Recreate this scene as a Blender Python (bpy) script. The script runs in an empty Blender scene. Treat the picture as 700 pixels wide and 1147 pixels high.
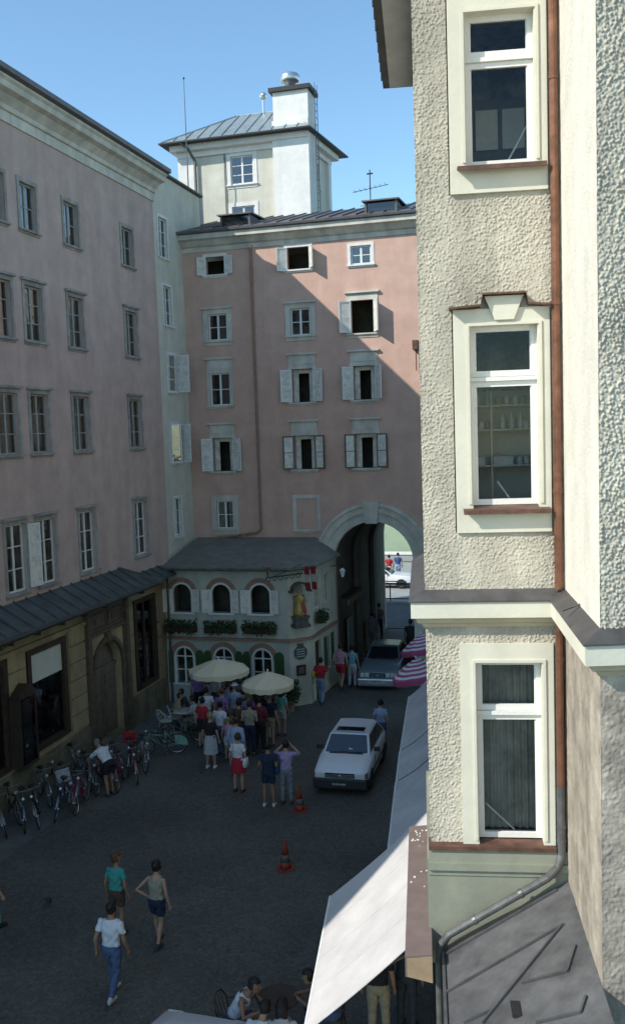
import bpy, bmesh, math, random
from mathutils import Vector, Matrix, noise
R = math.radians
random.seed(7)
SC = bpy.context.scene
COL = SC.collection

# ------------------------------------------------------------ camera, sky, sun
FPX, CX, CY, H = 1050.0, 350.0, 573.5, 10.0
YAW, PITCH, ROLL = R(15.3), R(4.85), R(1.9)
FW = Vector((-math.sin(YAW)*math.cos(PITCH), math.cos(YAW)*math.cos(PITCH), -math.sin(PITCH)))
RT0 = Vector((math.cos(YAW), math.sin(YAW), 0)); UP0 = RT0.cross(FW)
RT = RT0*math.cos(ROLL) - UP0*math.sin(ROLL); UP = UP0*math.cos(ROLL) + RT0*math.sin(ROLL)
EYE = Vector((0, 0, H))
cam_d = bpy.data.cameras.new('camera'); cam = bpy.data.objects.new('camera', cam_d); COL.objects.link(cam)
m3 = Matrix((RT, UP, -FW)).transposed()
cam.matrix_world = Matrix.Translation(EYE) @ m3.to_4x4()
cam_d.sensor_fit = 'VERTICAL'; cam_d.sensor_height = 36.0; cam_d.lens = 36.0*FPX/1147.0
cam_d.clip_start = 0.05; cam_d.clip_end = 3000
SC.camera = cam
w = bpy.data.worlds.new('World'); SC.world = w; w.use_nodes = True
nt = w.node_tree; bg = nt.nodes['Background']
sky = nt.nodes.new('ShaderNodeTexSky'); sky.sky_type = 'NISHITA'; sky.sun_disc = False
SUN_TRAVEL = Vector((1.0, 0.85, -1.0)).normalized()
SUN_EL = math.asin(-SUN_TRAVEL.z); SUN_DIR = -SUN_TRAVEL
sky.sun_elevation = SUN_EL; sky.sun_rotation = math.atan2(SUN_DIR.x, SUN_DIR.y)
sky.air_density = 1.0; sky.dust_density = 0.3; sky.ozone_density = 1.5; sky.altitude = 400
tint = nt.nodes.new('ShaderNodeMix'); tint.data_type = 'RGBA'; tint.blend_type = 'MULTIPLY'; tint.inputs[0].default_value = 1; tint.inputs[7].default_value = (.86, 1.03, 1.03, 1)
nt.links.new(sky.outputs[0], tint.inputs[6]); nt.links.new(tint.outputs[2], bg.inputs[0]); bg.inputs[1].default_value = 0.15
sl = bpy.data.lights.new('sun', 'SUN'); sl.energy = 3.4; sl.angle = R(0.5); sl.color = (1.0, 0.95, 0.86)
so = bpy.data.objects.new('sun', sl); COL.objects.link(so); so.location = (-30, -20, 40)
so.rotation_euler = SUN_TRAVEL.to_track_quat('-Z', 'Y').to_euler()
vs = SC.view_settings; vs.view_transform = 'Standard'; vs.look = 'None'; vs.gamma = 1; vs.exposure = 0.6
vs.use_curve_mapping = False

def ray(x, y): return FW*FPX + RT*(x-CX) - UP*(y-CY)
def hit(x, y, n, d):
    r = ray(x, y); n = Vector(n); t = (d - n.dot(EYE))/n.dot(r); return EYE + r*t
def G(x, y, z=0.0): return hit(x, y, (0, 0, 1), z)

# ------------------------------------------------------------ mesh helpers
class MB:
    def __init__(s, M=None): s.v = []; s.f = []; s.mi = []; s.M = M; s.cur = 0; s.smooth = []; s.sm = False
    def add(s, vs, fs):
        o = len(s.v)
        for p in vs:
            p = Vector(p); s.v.append(s.M @ p if s.M else p)
        for f in fs: s.f.append([i+o for i in f]); s.mi.append(s.cur); s.smooth.append(s.sm)
    def box(s, x0, x1, y0, y1, z0, z1):
        if x0 > x1: x0, x1 = x1, x0
        if y0 > y1: y0, y1 = y1, y0
        if z0 > z1: z0, z1 = z1, z0
        s.add([(x0,y0,z0),(x1,y0,z0),(x1,y1,z0),(x0,y1,z0),(x0,y0,z1),(x1,y0,z1),(x1,y1,z1),(x0,y1,z1)],
              [(0,3,2,1),(4,5,6,7),(0,1,5,4),(1,2,6,5),(2,3,7,6),(3,0,4,7)])
        return s
    def quad(s, a, b, c, d): s.add([a,b,c,d], [(0,1,2,3)]); return s
    def poly(s, pts): s.add(pts, [tuple(range(len(pts)))]); return s
    def slab(s, pts, d):                                   # polygon pts extruded by vector d
        n = len(pts); d = Vector(d); q = [Vector(p) for p in pts]; q2 = [p+d for p in q]
        s.add(q+q2, [tuple(range(n))[::-1], tuple(range(n, 2*n))]+[(i,(i+1)%n,n+(i+1)%n,n+i) for i in range(n)]); return s
    def prism(s, pts, z0, z1): return s.slab([(p[0],p[1],z0) for p in pts], (0,0,z1-z0))
    def tube(s, pts, r, n=8, cap=True):
        pts = [Vector(p) for p in pts]; rs = r if isinstance(r, (list,tuple)) else [r]*len(pts)
        rings = []; up = None
        for i, p in enumerate(pts):
            if i == 0: t = pts[1]-p
            elif i == len(pts)-1: t = p-pts[i-1]
            else: t = (pts[i+1]-p).normalized()+(p-pts[i-1]).normalized()
            t.normalize()
            if up is None: up = Vector((0,0,1)) if abs(t.z) < .9 else Vector((1,0,0))
            a = t.cross(up)
            if a.length < 1e-4: a = t.cross(Vector((0,1,0.01)))
            a.normalize(); b = a.cross(t).normalized(); up = b
            rings.append([p + (a*math.cos(k*2*math.pi/n)+b*math.sin(k*2*math.pi/n))*rs[i] for k in range(n)])
        s.loft(rings, cap); return s
    def loft(s, rings, cap=True, close=True):
        n = len(rings[0]); vs = [p for r_ in rings for p in r_]; fs = []
        for i in range(len(rings)-1):
            for k in range(n if close else n-1):
                k2 = (k+1) % n; fs.append((i*n+k, i*n+k2, (i+1)*n+k2, (i+1)*n+k))
        if cap: fs.append(tuple(range(n))[::-1]); fs.append(tuple(range((len(rings)-1)*n, len(rings)*n)))
        s.add(vs, fs); return s
    def lathe(s, prof, c=(0,0,0), n=16):                    # prof: (r,z)
        c = Vector(c)
        return s.loft([[c+Vector((r_*math.cos(k*2*math.pi/n), r_*math.sin(k*2*math.pi/n), z)) for k in range(n)] for r_, z in prof])
    def ball(s, c, r, n=10, m=6):
        rx, ry, rz = r if isinstance(r, (list,tuple)) else (r,r,r); c = Vector(c)
        return s.loft([[c+Vector((rx*math.sin(a)*math.cos(k*2*math.pi/n), ry*math.sin(a)*math.sin(k*2*math.pi/n), rz*math.cos(a))) for k in range(n)]
                       for a in [max(.02, min(math.pi-.02, math.pi*i/m)) for i in range(m+1)]])
    def torus(s, c, Rr, r, ax='x', n=24, m=6):
        c = Vector(c); rings = []
        for k in range(n):
            a = k*2*math.pi/n
            if ax == 'x': d = Vector((0, math.cos(a), math.sin(a))); e = Vector((1,0,0))
            elif ax == 'z': d = Vector((math.cos(a), math.sin(a), 0)); e = Vector((0,0,1))
            else: d = Vector((math.cos(a), 0, math.sin(a))); e = Vector((0,1,0))
            rings.append([c + d*Rr + (d*math.cos(j*2*math.pi/m)+e*math.sin(j*2*math.pi/m))*r for j in range(m)])
        rings.append(rings[0]); return s.loft(rings, cap=False)
    def build(s, name, mats, parent=None, fix=True):
        me = bpy.data.meshes.new(name); me.from_pydata([tuple(p) for p in s.v], [], s.f)
        if not isinstance(mats, (list,tuple)): mats = [mats]
        for m in mats: me.materials.append(m)
        me.polygons.foreach_set('material_index', s.mi); me.polygons.foreach_set('use_smooth', s.smooth)
        if fix and len(s.f) < 30000:
            bm = bmesh.new(); bm.from_mesh(me); bmesh.ops.recalc_face_normals(bm, faces=bm.faces); bm.to_mesh(me); bm.free()
        me.update()
        o = bpy.data.objects.new(name, me); COL.objects.link(o)
        if parent: o.parent = parent
        return o

def tag(o, label=None, cat=None, group=None, kind=None):
    if label: o['label'] = label
    if cat: o['category'] = cat
    if group: o['group'] = group
    if kind: o['kind'] = kind
    return o
def thing(name, label, cat, loc=(0,0,0), rz=0.0, group=None):
    o = bpy.data.objects.new(name, None); COL.objects.link(o); o.location = loc; o.rotation_euler = (0,0,rz)
    o.empty_display_size = .3
    return tag(o, label, cat, group)
def children(o): return [c for c in bpy.data.objects if c.parent == o]
def copy_tree(o, parent=None):
    c = o.copy(); COL.objects.link(c); c.parent = parent
    for ch in children(o): copy_tree(ch, c)
    return c
def recolor(root, old, new):
    for ch in children(root):
        if ch.type == 'MESH' and old in [s_.material for s_ in ch.material_slots]:
            for s_ in ch.material_slots:
                if s_.material == old: s_.link = 'OBJECT'; s_.material = new
        recolor(ch, old, new)

# ------------------------------------------------------------ materials
def mat(name, col, rough=.8, var=.12, scale=3.0, bump=0.0, bscale=40.0, metal=0.0, spec=.4, streak=0.0, dark=None, dist=.02, edge=(.35,.7)):
    m = bpy.data.materials.new(name); m.use_nodes = True; t = m.node_tree; N = t.nodes; L = t.links
    b = N['Principled BSDF']; b.inputs['Roughness'].default_value = rough; b.inputs['Metallic'].default_value = metal
    b.inputs['Specular IOR Level'].default_value = spec
    tc = N.new('ShaderNodeTexCoord')
    if var > 0:
        n1 = N.new('ShaderNodeTexNoise'); n1.inputs['Scale'].default_value = scale; n1.inputs['Detail'].default_value = 8; n1.inputs['Roughness'].default_value = .65
        L.new(tc.outputs['Object'], n1.inputs['Vector'])
        r = N.new('ShaderNodeValToRGB'); r.color_ramp.elements[0].position = edge[0]; r.color_ramp.elements[1].position = edge[1]
        d = dark or tuple(c*(1-var*1.6) for c in col)
        r.color_ramp.elements[0].color = (*d, 1); r.color_ramp.elements[1].color = (*[min(1, c*(1+var*.5)) for c in col], 1)
        L.new(n1.outputs['Fac'], r.inputs['Fac']); out = r.outputs['Color']
        if streak > 0:                                        # rain streaks running down a wall: wear of the plaster itself
            mp = N.new('ShaderNodeMapping'); mp.inputs['Scale'].default_value = (.8, .8, .11)
            L.new(tc.outputs['Object'], mp.inputs['Vector'])
            n2 = N.new('ShaderNodeTexNoise'); n2.inputs['Scale'].default_value = 2.0; n2.inputs['Detail'].default_value = 9; n2.inputs['Distortion'].default_value = .6
            L.new(mp.outputs[0], n2.inputs['Vector'])
            r2 = N.new('ShaderNodeValToRGB'); r2.color_ramp.elements[0].position = .4; r2.color_ramp.elements[1].position = .62
            r2.color_ramp.elements[0].color = (1-streak, 1-streak, 1-streak, 1); r2.color_ramp.elements[1].color = (1,1,1,1)
            L.new(n2.outputs['Fac'], r2.inputs['Fac'])
            mx = N.new('ShaderNodeMix'); mx.data_type = 'RGBA'; mx.blend_type = 'MULTIPLY'; mx.inputs[0].default_value = 1
            L.new(out, mx.inputs[6]); L.new(r2.outputs['Color'], mx.inputs[7]); out = mx.outputs[2]
        L.new(out, b.inputs['Base Color'])
    else: b.inputs['Base Color'].default_value = (*col, 1)
    if bump > 0:
        n3 = N.new('ShaderNodeTexNoise'); n3.inputs['Scale'].default_value = bscale; n3.inputs['Detail'].default_value = 4
        L.new(tc.outputs['Object'], n3.inputs['Vector'])
        bp = N.new('ShaderNodeBump'); bp.inputs['Strength'].default_value = bump; bp.inputs['Distance'].default_value = dist
        L.new(n3.outputs['Fac'], bp.inputs['Height']); L.new(bp.outputs[0], b.inputs['Normal'])
    return m

def glassmat(name, tint=(.02,.025,.03), clear=.75, rough=.02, wav=.0, ior=2.1):
    m = bpy.data.materials.new(name); m.use_nodes = True; t = m.node_tree; N = t.nodes; L = t.links
    N.remove(N['Principled BSDF']); out = N['Material Output']
    tr = N.new('ShaderNodeBsdfTransparent'); tr.inputs[0].default_value = (clear, clear*1.02, clear, 1)
    gl = N.new('ShaderNodeBsdfGlossy'); gl.inputs['Roughness'].default_value = rough; gl.inputs[0].default_value = (.95,.97,1,1)
    fr = N.new('ShaderNodeFresnel'); fr.inputs[0].default_value = ior
    mx = N.new('ShaderNodeMixShader'); L.new(fr.outputs[0], mx.inputs[0]); L.new(tr.outputs[0], mx.inputs[1]); L.new(gl.outputs[0], mx.inputs[2])
    if wav > 0:
        tc = N.new('ShaderNodeTexCoord'); n = N.new('ShaderNodeTexNoise'); n.inputs['Scale'].default_value = 2.5
        L.new(tc.outputs['Object'], n.inputs['Vector']); bp = N.new('ShaderNodeBump'); bp.inputs['Strength'].default_value = wav; bp.inputs['Distance'].default_value = .02
        L.new(n.outputs['Fac'], bp.inputs['Height']); L.new(bp.outputs[0], gl.inputs['Normal']); L.new(bp.outputs[0], fr.inputs['Normal'])
    L.new(mx.outputs[0], out.inputs[0]); return m

def cobbles(name, c1, c2, scale=9.0):
    m = bpy.data.materials.new(name); m.use_nodes = True; t = m.node_tree; N = t.nodes; L = t.links; b = N['Principled BSDF']
    tc = N.new('ShaderNodeTexCoord')
    w1 = N.new('ShaderNodeTexNoise'); w1.inputs['Scale'].default_value = .5; L.new(tc.outputs['Object'], w1.inputs['Vector'])
    va = N.new('ShaderNodeVectorMath'); va.operation = 'MULTIPLY_ADD'; va.inputs[1].default_value = (.9,.9,0); L.new(w1.outputs['Color'], va.inputs[0]); L.new(tc.outputs['Object'], va.inputs[2])
    v = N.new('ShaderNodeTexVoronoi'); v.inputs['Scale'].default_value = scale; v.inputs['Randomness'].default_value = .55; L.new(va.outputs[0], v.inputs['Vector'])
    ve = N.new('ShaderNodeTexVoronoi'); ve.feature = 'DISTANCE_TO_EDGE'; ve.inputs['Scale'].default_value = scale; ve.inputs['Randomness'].default_value = .55; L.new(va.outputs[0], ve.inputs['Vector'])
    n = N.new('ShaderNodeTexNoise'); n.inputs['Scale'].default_value = .35; n.inputs['Detail'].default_value = 7; L.new(tc.outputs['Object'], n.inputs['Vector'])
    sp = N.new('ShaderNodeSeparateColor'); L.new(v.outputs['Color'], sp.inputs[0])
    a = N.new('ShaderNodeMath'); a.operation = 'MULTIPLY_ADD'; a.inputs[1].default_value = .3; L.new(sp.outputs[0], a.inputs[0]); L.new(n.outputs['Fac'], a.inputs[2])
    r = N.new('ShaderNodeValToRGB'); r.color_ramp.elements[0].position = .4; r.color_ramp.elements[1].position = 1.0
    r.color_ramp.elements[0].color = (*c1,1); r.color_ramp.elements[1].color = (*c2,1); L.new(a.outputs[0], r.inputs[0])
    je = N.new('ShaderNodeValToRGB'); je.color_ramp.elements[0].position = .0; je.color_ramp.elements[1].position = .12
    je.color_ramp.elements[0].color = (.6,.6,.57,1); je.color_ramp.elements[1].color = (1,1,1,1); L.new(ve.outputs['Distance'], je.inputs[0])
    mx = N.new('ShaderNodeMix'); mx.data_type = 'RGBA'; mx.blend_type = 'MULTIPLY'; mx.inputs[0].default_value = 1
    L.new(r.outputs[0], mx.inputs[6]); L.new(je.outputs[0], mx.inputs[7]); L.new(mx.outputs[2], b.inputs['Base Color'])
    b.inputs['Roughness'].default_value = .72
    bp = N.new('ShaderNodeBump'); bp.inputs['Strength'].default_value = .3; bp.inputs['Distance'].default_value = .015
    L.new(je.outputs[0], bp.inputs['Height']); L.new(bp.outputs[0], b.inputs['Normal'])
    return m

M = {}
M['pink'] = mat('pink_plaster', (.52,.395,.345), .92, .10, 1.4, .35, 30, streak=.09)
M['pinkb'] = mat('salmon_plaster', (.60,.40,.32), .92, .09, 1.4, .3, 30, streak=.06)
M['cream'] = mat('cream_plaster', (.63,.61,.51), .9, .08, 2.0, .25, 30, streak=.1)
M['white'] = mat('white_plaster', (.76,.75,.71), .85, .08, 2.0, .15, 30, streak=.07)
M['grey'] = mat('pale_grey_stone', (.63,.61,.53), .85, .13, 2.2, .25, 40, streak=.18)
M['greyd'] = mat('weathered_stone', (.40,.385,.355), .88, .2, 3.0, .35, 40, streak=.25)
M['wwhite'] = mat('window_paint', (.72,.73,.70), .5, .08, 8.0)
M['wgrey'] = mat('greyed_window_paint', (.33,.335,.31), .6, .12, 8.0)
M['stone'] = mat('surround_stone', (.52,.51,.46), .85, .14, 4.0, .2, 40)
M['ochre'] = mat('ochre_plaster', (.42,.34,.20), .9, .16, 1.8, .3, 30, streak=.25)
M['plinth'] = mat('mossy_plinth', (.22,.21,.135), .92, .25, 1.6, .4, 25, streak=.3)
M['wood'] = mat('dark_brown_wood', (.055,.036,.024), .55, .25, 6.0, .15, 60)
M['wood2'] = mat('worn_door_wood', (.13,.10,.07), .6, .25, 6.0, .15, 60)
M['doorleaf'] = mat('grey_brown_door', (.16,.135,.10), .6, .2, 5.0)
M['metalroof'] = mat('dark_sheet_roof', (.10,.115,.115), .55, .2, 2.0, .15, 8, metal=.1, streak=.2)
M['metalnear'] = mat('grey_sheet_roof', (.15,.15,.152), .5, .32, 2.6, .2, 4, metal=.2, spec=.5, edge=(.3,.66), streak=.25, dist=.03)
M['tin'] = mat('light_tin_roof', (.36,.42,.42), .4, .15, 2.0, .1, 8, metal=.4)
M['roofbrown'] = mat('brown_sheet_roof', (.15,.14,.14), .55, .2, 2.0, .1, 8, metal=.2)
M['black'] = mat('black_iron', (.02,.02,.022), .5, 0)
M['caferoof'] = mat('cafe_sheet_roof', (.19,.195,.17), .6, .15, 2.0, .15, 8, streak=.15)
M['copper'] = mat('brown_copper', (.27,.125,.075), .42, .3, 5.0, .1, 30, metal=.55)
M['copperd'] = mat('brown_flashing', (.17,.09,.065), .5, .3, 8.0, metal=.3)
M['zinc'] = mat('zinc_pipe', (.15,.15,.145), .45, .25, 8.0, metal=.4)
M['bar'] = mat('dull_handlebar_metal', (.2,.2,.2), .4, .1, 8, metal=.6)
M['steel'] = mat('bright_steel', (.6,.62,.63), .3, .1, 8, metal=.8)
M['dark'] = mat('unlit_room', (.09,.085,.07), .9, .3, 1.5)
M['glass'] = glassmat('window_glass', wav=.25)
M['glassn'] = glassmat('clear_window_glass', clear=.9, ior=1.42)
M['curtain'] = mat('net_curtain', (.72,.70,.62), .9, .2, 5.0, .4, 12)
M['canvas'] = mat('cream_canvas', (.70,.62,.44), .85, .06, 4.0, .1, 50)
M['awning'] = mat('white_awning_canvas', (.56,.54,.53), .8, .10, 1.6, .2, 14, streak=.06)
M['rest'] = mat('grey_green_plaster', (.50,.52,.45), .9, .1, 2.0, .2, 30, streak=.12)
M['restl'] = mat('pale_corner_plaster', (.60,.57,.45), .9, .1, 2.0, .2, 30, streak=.12)
M['pinkband'] = mat('pink_brick_band', (.34,.20,.15), .85, .15, 6.0)
M['shut'] = mat('green_shutter', (.035,.10,.03), .7, .15, 6.0)
M['leaf'] = mat('leaf_green', (.03,.075,.02), .7, .4, 9.0)
M['flower'] = mat('red_geranium', (.35,.03,.03), .7, .3, 9.0)
M['terra'] = mat('wood_planter', (.08,.045,.03), .7, .2, 9.0)
M['seam'] = mat('shade_toned_roof_seam', (.095,.095,.097), .55, .2, 6, metal=.2)  # shadow side of the standing seams is put into this darker colour
M['rubber'] = mat('rubber_tyre', (.02,.02,.02), .8, .1, 9)
M['carwhite'] = mat('white_car_paint', (.72,.74,.76), .22, .02, 3, spec=.6)
M['cargrey'] = mat('silver_blue_car_paint', (.22,.27,.29), .25, .05, 3, metal=.3, spec=.6)
M['bumper'] = mat('black_plastic', (.025,.027,.028), .5, .05, 5)
M['carglass'] = mat('car_glass', (.012,.017,.022), .06, 0, spec=.9)
M['lamp'] = mat('headlight_glass', (.62,.64,.62), .15, 0, spec=.9)
M['amber'] = mat('indicator_lens', (.22,.09,.03), .3, 0)
M['plate'] = mat('number_plate', (.03,.03,.03), .5, 0)
M['platew'] = mat('pale_number_plate', (.5,.5,.48), .5, 0)
M['orange'] = mat('cone_orange', (.30,.05,.025), .6, .15, 10)
M['skin'] = mat('skin', (.42,.25,.17), .6, .05, 10)
M['skintan'] = mat('tanned_skin', (.30,.165,.10), .6, .05, 10)
M['green'] = mat('green_grey_paint', (.29,.30,.23), .7, .08, 3.0, .15, 15, streak=.12)
M['farpink'] = mat('far_green_plaster', (.33,.42,.29), .9, .08, 1.0)
M['asphalt'] = mat('asphalt', (.10,.105,.11), .85, .2, 2.0, .2, 60)
M['pale_road'] = mat('pale_pavement', (.33,.34,.33), .85, .12, 2.0, .1, 40)
M['slab'] = mat('paving_slabs', (.135,.14,.13), .8, .2, 1.2, .2, 40)
M['chairw'] = mat('white_chair_wire', (.55,.54,.48), .45, .05, 9)
def cmat(name, c, r=.85): return mat(name, c, r, .12, 12.0, .25, 25)

# ------------------------------------------------------------ setting: ground
gm = cobbles('cobblestones', (.066,.067,.058), (.140,.141,.122), 12.5)
mb = MB(); mb.quad((-400,-300,0),(400,-300,0),(400,900,0),(-400,900,0)); tag(mb.build('ground', gm, fix=False), kind='structure')
mb = MB(); mb.quad((-14.72,3,.004),(-13.25,3,.004),(-13.1,32.2,.004),(-14.72,32.2,.004)); tag(mb.build('pavement', M['slab'], fix=False), kind='structure')
mb = MB(); mb.quad((-60,46.5,.004),(40,46.5,.004),(40,52.8,.004),(-60,52.8,.004)); tag(mb.build('road', M['asphalt'], fix=False), kind='structure')
mb = MB(); mb.box(-60,40,52.8,56.4,0,.12); tag(mb.build('quay_pavement', M['pale_road']), kind='structure')
mb = MB(); mb.quad((-60,56.4,.005),(40,56.4,.005),(40,69.5,.005),(-60,69.5,.005)); tag(mb.build('quay_road', M['pale_road'], fix=False), kind='structure')

# ------------------------------------------------------------ wall builders (local frame: x along facade, y into the house, z up)
def arc_pts(u0, u1, zs, n=12):
    c = (u0+u1)/2; r = (u1-u0)/2
    return [(c - r*math.cos(math.pi*i/n), zs + r*math.sin(math.pi*i/n)) for i in range(n+1)]
def wall(mb, u0, u1, z0, z1, ops, depth=.22, v=0.0):
    """ops: (u0,u1,z0,z1,arch) ; for arch z1 is the springing height and the head is a half circle"""
    rects = [(a, b, c, (d+(b-a)/2 if ar else d)) for a, b, c, d, ar in ops]
    us = sorted(set([u0,u1]+[x for r_ in rects for x in r_[:2]])); zs = sorted(set([z0,z1]+[x for r_ in rects for x in r_[2:]]))
    us = [x for x in us if u0-1e-6 <= x <= u1+1e-6]; zs = [x for x in zs if z0-1e-6 <= x <= z1+1e-6]
    for i in range(len(us)-1):
        for j in range(len(zs)-1):
            cu = (us[i]+us[i+1])/2; cz = (zs[j]+zs[j+1])/2
            if any(a < cu < b and c < cz < d for a,b,c,d in rects): continue
            mb.quad((us[i],v,zs[j]),(us[i+1],v,zs[j]),(us[i+1],v,zs[j+1]),(us[i],v,zs[j+1]))
    for a, b, c, d, ar in ops:
        if ar:
            P = arc_pts(a, b, d); top = d+(b-a)/2; n = len(P)//2
            for i in range(n): mb.poly([(a,v,top),(P[i][0],v,P[i][1]),(P[i+1][0],v,P[i+1][1])])
            for i in range(n, len(P)-1): mb.poly([(b,v,top),(P[i][0],v,P[i][1]),(P[i+1][0],v,P[i+1][1])])
            for i in range(len(P)-1): mb.quad((P[i][0],v,P[i][1]),(P[i+1][0],v,P[i+1][1]),(P[i+1][0],v+depth,P[i+1][1]),(P[i][0],v+depth,P[i][1]))
        else: mb.quad((a,v,d),(b,v,d),(b,v+depth,d),(a,v+depth,d))
        mb.quad((a,v,c),(b,v,c),(b,v+depth,c),(a,v+depth,c))
        mb.quad((a,v,c),(a,v+depth,c),(a,v+depth,d),(a,v,d)); mb.quad((b,v,c),(b,v+depth,c),(b,v+depth,d),(b,v,d))

def sash(mb, u0, u1, z0, z1, v, fr=.05, rows=3, cols=2, d=.05, bar=.028, mid=True):
    mb.box(u0,u0+fr,v,v+d,z0,z1); mb.box(u1-fr,u1,v,v+d,z0,z1)
    mb.box(u0+fr,u1-fr,v,v+d,z0,z0+fr); mb.box(u0+fr,u1-fr,v,v+d,z1-fr,z1)
    for i in range(1, cols):
        c = u0+(u1-u0)*i/cols; b = fr*.8 if mid else bar/2; mb.box(c-b,c+b,v+.004,v+d-.004,z0+fr,z1-fr)
    for j in range(1, rows):
        c = z0+(z1-z0)*j/rows; mb.box(u0+fr,u1-fr,v+.01,v+d-.01,c-bar/2,c+bar/2)

def window(par, u, zc, w_, h, rows=3, cols=2, v=.1, m='wwhite', curtain=0, glass='glass', Mx=None, back=True):
    u0, u1, z0, z1 = u-w_/2, u+w_/2, zc-h/2, zc+h/2
    mb = MB(Mx); sash(mb, u0, u1, z0, z1, v, rows=rows, cols=cols); f = mb.build('window', M[m], par)
    mb = MB(Mx); mb.quad((u0+.03,v+.03,z0+.03),(u1-.03,v+.03,z0+.03),(u1-.03,v+.03,z1-.03),(u0+.03,v+.03,z1-.03)); mb.build('pane', M[glass], f, fix=False)
    if curtain:
        mb = MB(Mx); n = 14; span = (u1-u0) if curtain == 1 else (u1-u0)*.36
        pts = [(u0+span*i/n, v+.16+.02*math.sin(i*2.1), 0) for i in range(n+1)]
        for i in range(n): mb.quad((pts[i][0],pts[i][1],z0),(pts[i+1][0],pts[i+1][1],z0),(pts[i+1][0],pts[i+1][1],z1),(pts[i][0],pts[i][1],z1))
        if curtain == 2:
            for i in range(n): mb.quad((u1-(pts[i][0]-u0),pts[i][1],z0),(u1-(pts[i+1][0]-u0),pts[i+1][1],z0),(u1-(pts[i+1][0]-u0),pts[i+1][1],z1),(u1-(pts[i][0]-u0),pts[i][1],z1))
        mb.build('curtain', M['curtain'], f, fix=False)
    return f

def casement(par, hu, z0, z1, w_, ang, side, v=-.02, rows=2, m='wwhite', Mx=None, curtain=True, glass='glass'):
    """an outward opened window leaf hinged at hu; side L swings to the left, R to the right"""
    a = R(ang); s = 1 if side == 'L' else -1
    T = (Mx or Matrix()) @ Matrix.Translation((hu, v, 0)) @ Matrix(((s*math.cos(a), math.sin(a)*1.0, 0, 0), (-math.sin(a), s*math.cos(a)*1.0, 0, 0), (0,0,1,0), (0,0,0,1)))
    mb = MB(T); sash(mb, 0, w_, z0, z1, -.02, fr=.045, rows=rows, cols=1, d=.04); f = mb.build('casement', M[m], par)
    mb = MB(T); mb.quad((.02,0,z0+.03),(w_-.02,0,z0+.03),(w_-.02,0,z1-.03),(.02,0,z1-.03)); mb.build('pane', M[glass], f, fix=False)
    if curtain:
        e_ = .006*s; mb = MB(T); mb.quad((.04,e_,z0+.05),(w_-.04,e_,z0+.05),(w_-.04,e_,z1-.05),(.04,e_,z1-.05)); mb.build('net_curtain', M['curtain'], f, fix=False)
    return f

def surround(par, u, z0, z1, w_, bw=.16, m='stone', proud=.03, head=0.0, hood=True, sill=True, Mx=None, ow=None):
    """frame band round an opening of width w_ between z0 and z1"""
    mb = MB(Mx); a, b = u-w_/2, u+w_/2
    mb.box(a-bw,a,-proud,0,z0-bw,z1+bw); mb.box(b,b+bw,-proud,0,z0-bw,z1+bw)
    mb.box(a,b,-proud,0,z1,z1+bw); mb.box(a,b,-proud,0,z0-bw,z0)
    top = z1+bw
    if head > 0:
        mb.box(a-bw+.03,b+bw-.03,-proud,0,top,top+head); mb.box(a-.02,b+.02,-proud-.02,-proud+.001,top+.05,top+head-.05); top += head
    if hood: mb.box(a-bw-.06,b+bw+.06,-proud-.09,0,top,top+.07)
    if sill: mb.box(a-bw-.03,b+bw+.03,-proud-.07,-proud+.001,z0-.06,z0-.005)
    return mb.build('window_surround', M[m], par)

def rotframe(p0, p1):                                        # local frame with x from p0 to p1, y to the left-hand inside
    d = Vector((p1[0]-p0[0], p1[1]-p0[1], 0)); L_ = d.length; d.normalize()
    return Matrix(((d.x,-d.y,0,p0[0]),(d.y,d.x,0,p0[1]),(0,0,1,0),(0,0,0,1))), L_
def profile(mb, prof, u0, u1):                               # prof: (v,z) list, extruded along u
    n = len(prof); vs_ = [(u0,p[0],p[1]) for p in prof]+[(u1,p[0],p[1]) for p in prof]
    mb.add(vs_, [tuple(range(n)), tuple(range(n,2*n))[::-1]]+[(i,(i+1)%n,n+(i+1)%n,n+i) for i in range(n)])

# ============================================================ LEFT HOUSE (pink, in shade)
lh = thing('town_house', 'long faded pink house along the left side with pale cornice and shop below', 'building', (-14.7,0,0), R(90))
LC = [21.05, 22.65, 24.25, 26.65, 30.5]; Y0, Y1 = 3.3, 32.8
ops = []
for u in LC:
    ops += [(u-.42,u+.42,15.98,17.28,0),(u-.45,u+.45,12.86,14.42,0),(u-.47,u+.47,9.66,11.36,0),(u-.48,u+.48,5.85,7.75,0)]
for u in (5.5,8,10.5,13,15.5,18):
    ops += [(u-.42,u+.42,15.98,17.28,0),(u-.45,u+.45,12.86,14.42,0),(u-.47,u+.47,9.66,11.36,0),(u-.48,u+.48,5.85,7.75,0)]
mb = MB(); wall(mb, Y0, Y1, 5.0, 18.75, ops, .2)
mb.quad((Y1,0,0),(Y1,12,0),(Y1,12,19.6),(Y1,0,19.6)); mb.quad((Y0,0,0),(Y0,12,0),(Y0,12,19.6),(Y0,0,19.6)); mb.quad((Y0,12,0),(Y1,12,0),(Y1,12,19.6),(Y0,12,19.6))
mb.build('wall', M['pink'], lh)
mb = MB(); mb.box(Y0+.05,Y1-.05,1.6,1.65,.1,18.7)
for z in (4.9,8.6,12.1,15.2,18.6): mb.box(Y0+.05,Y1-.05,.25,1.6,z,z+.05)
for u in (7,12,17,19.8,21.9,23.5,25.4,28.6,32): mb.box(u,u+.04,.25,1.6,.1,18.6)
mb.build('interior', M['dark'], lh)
mb = MB(); profile(mb, [(.3,18.7),(-.05,18.7),(-.05,18.98),(-.12,19.0),(-.14,19.12),(-.34,19.3),(-.52,19.36),(-.55,19.5),(-.62,19.56),(-.62,19.62),(.3,19.62)], Y0-.3, Y1+.05)
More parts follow.
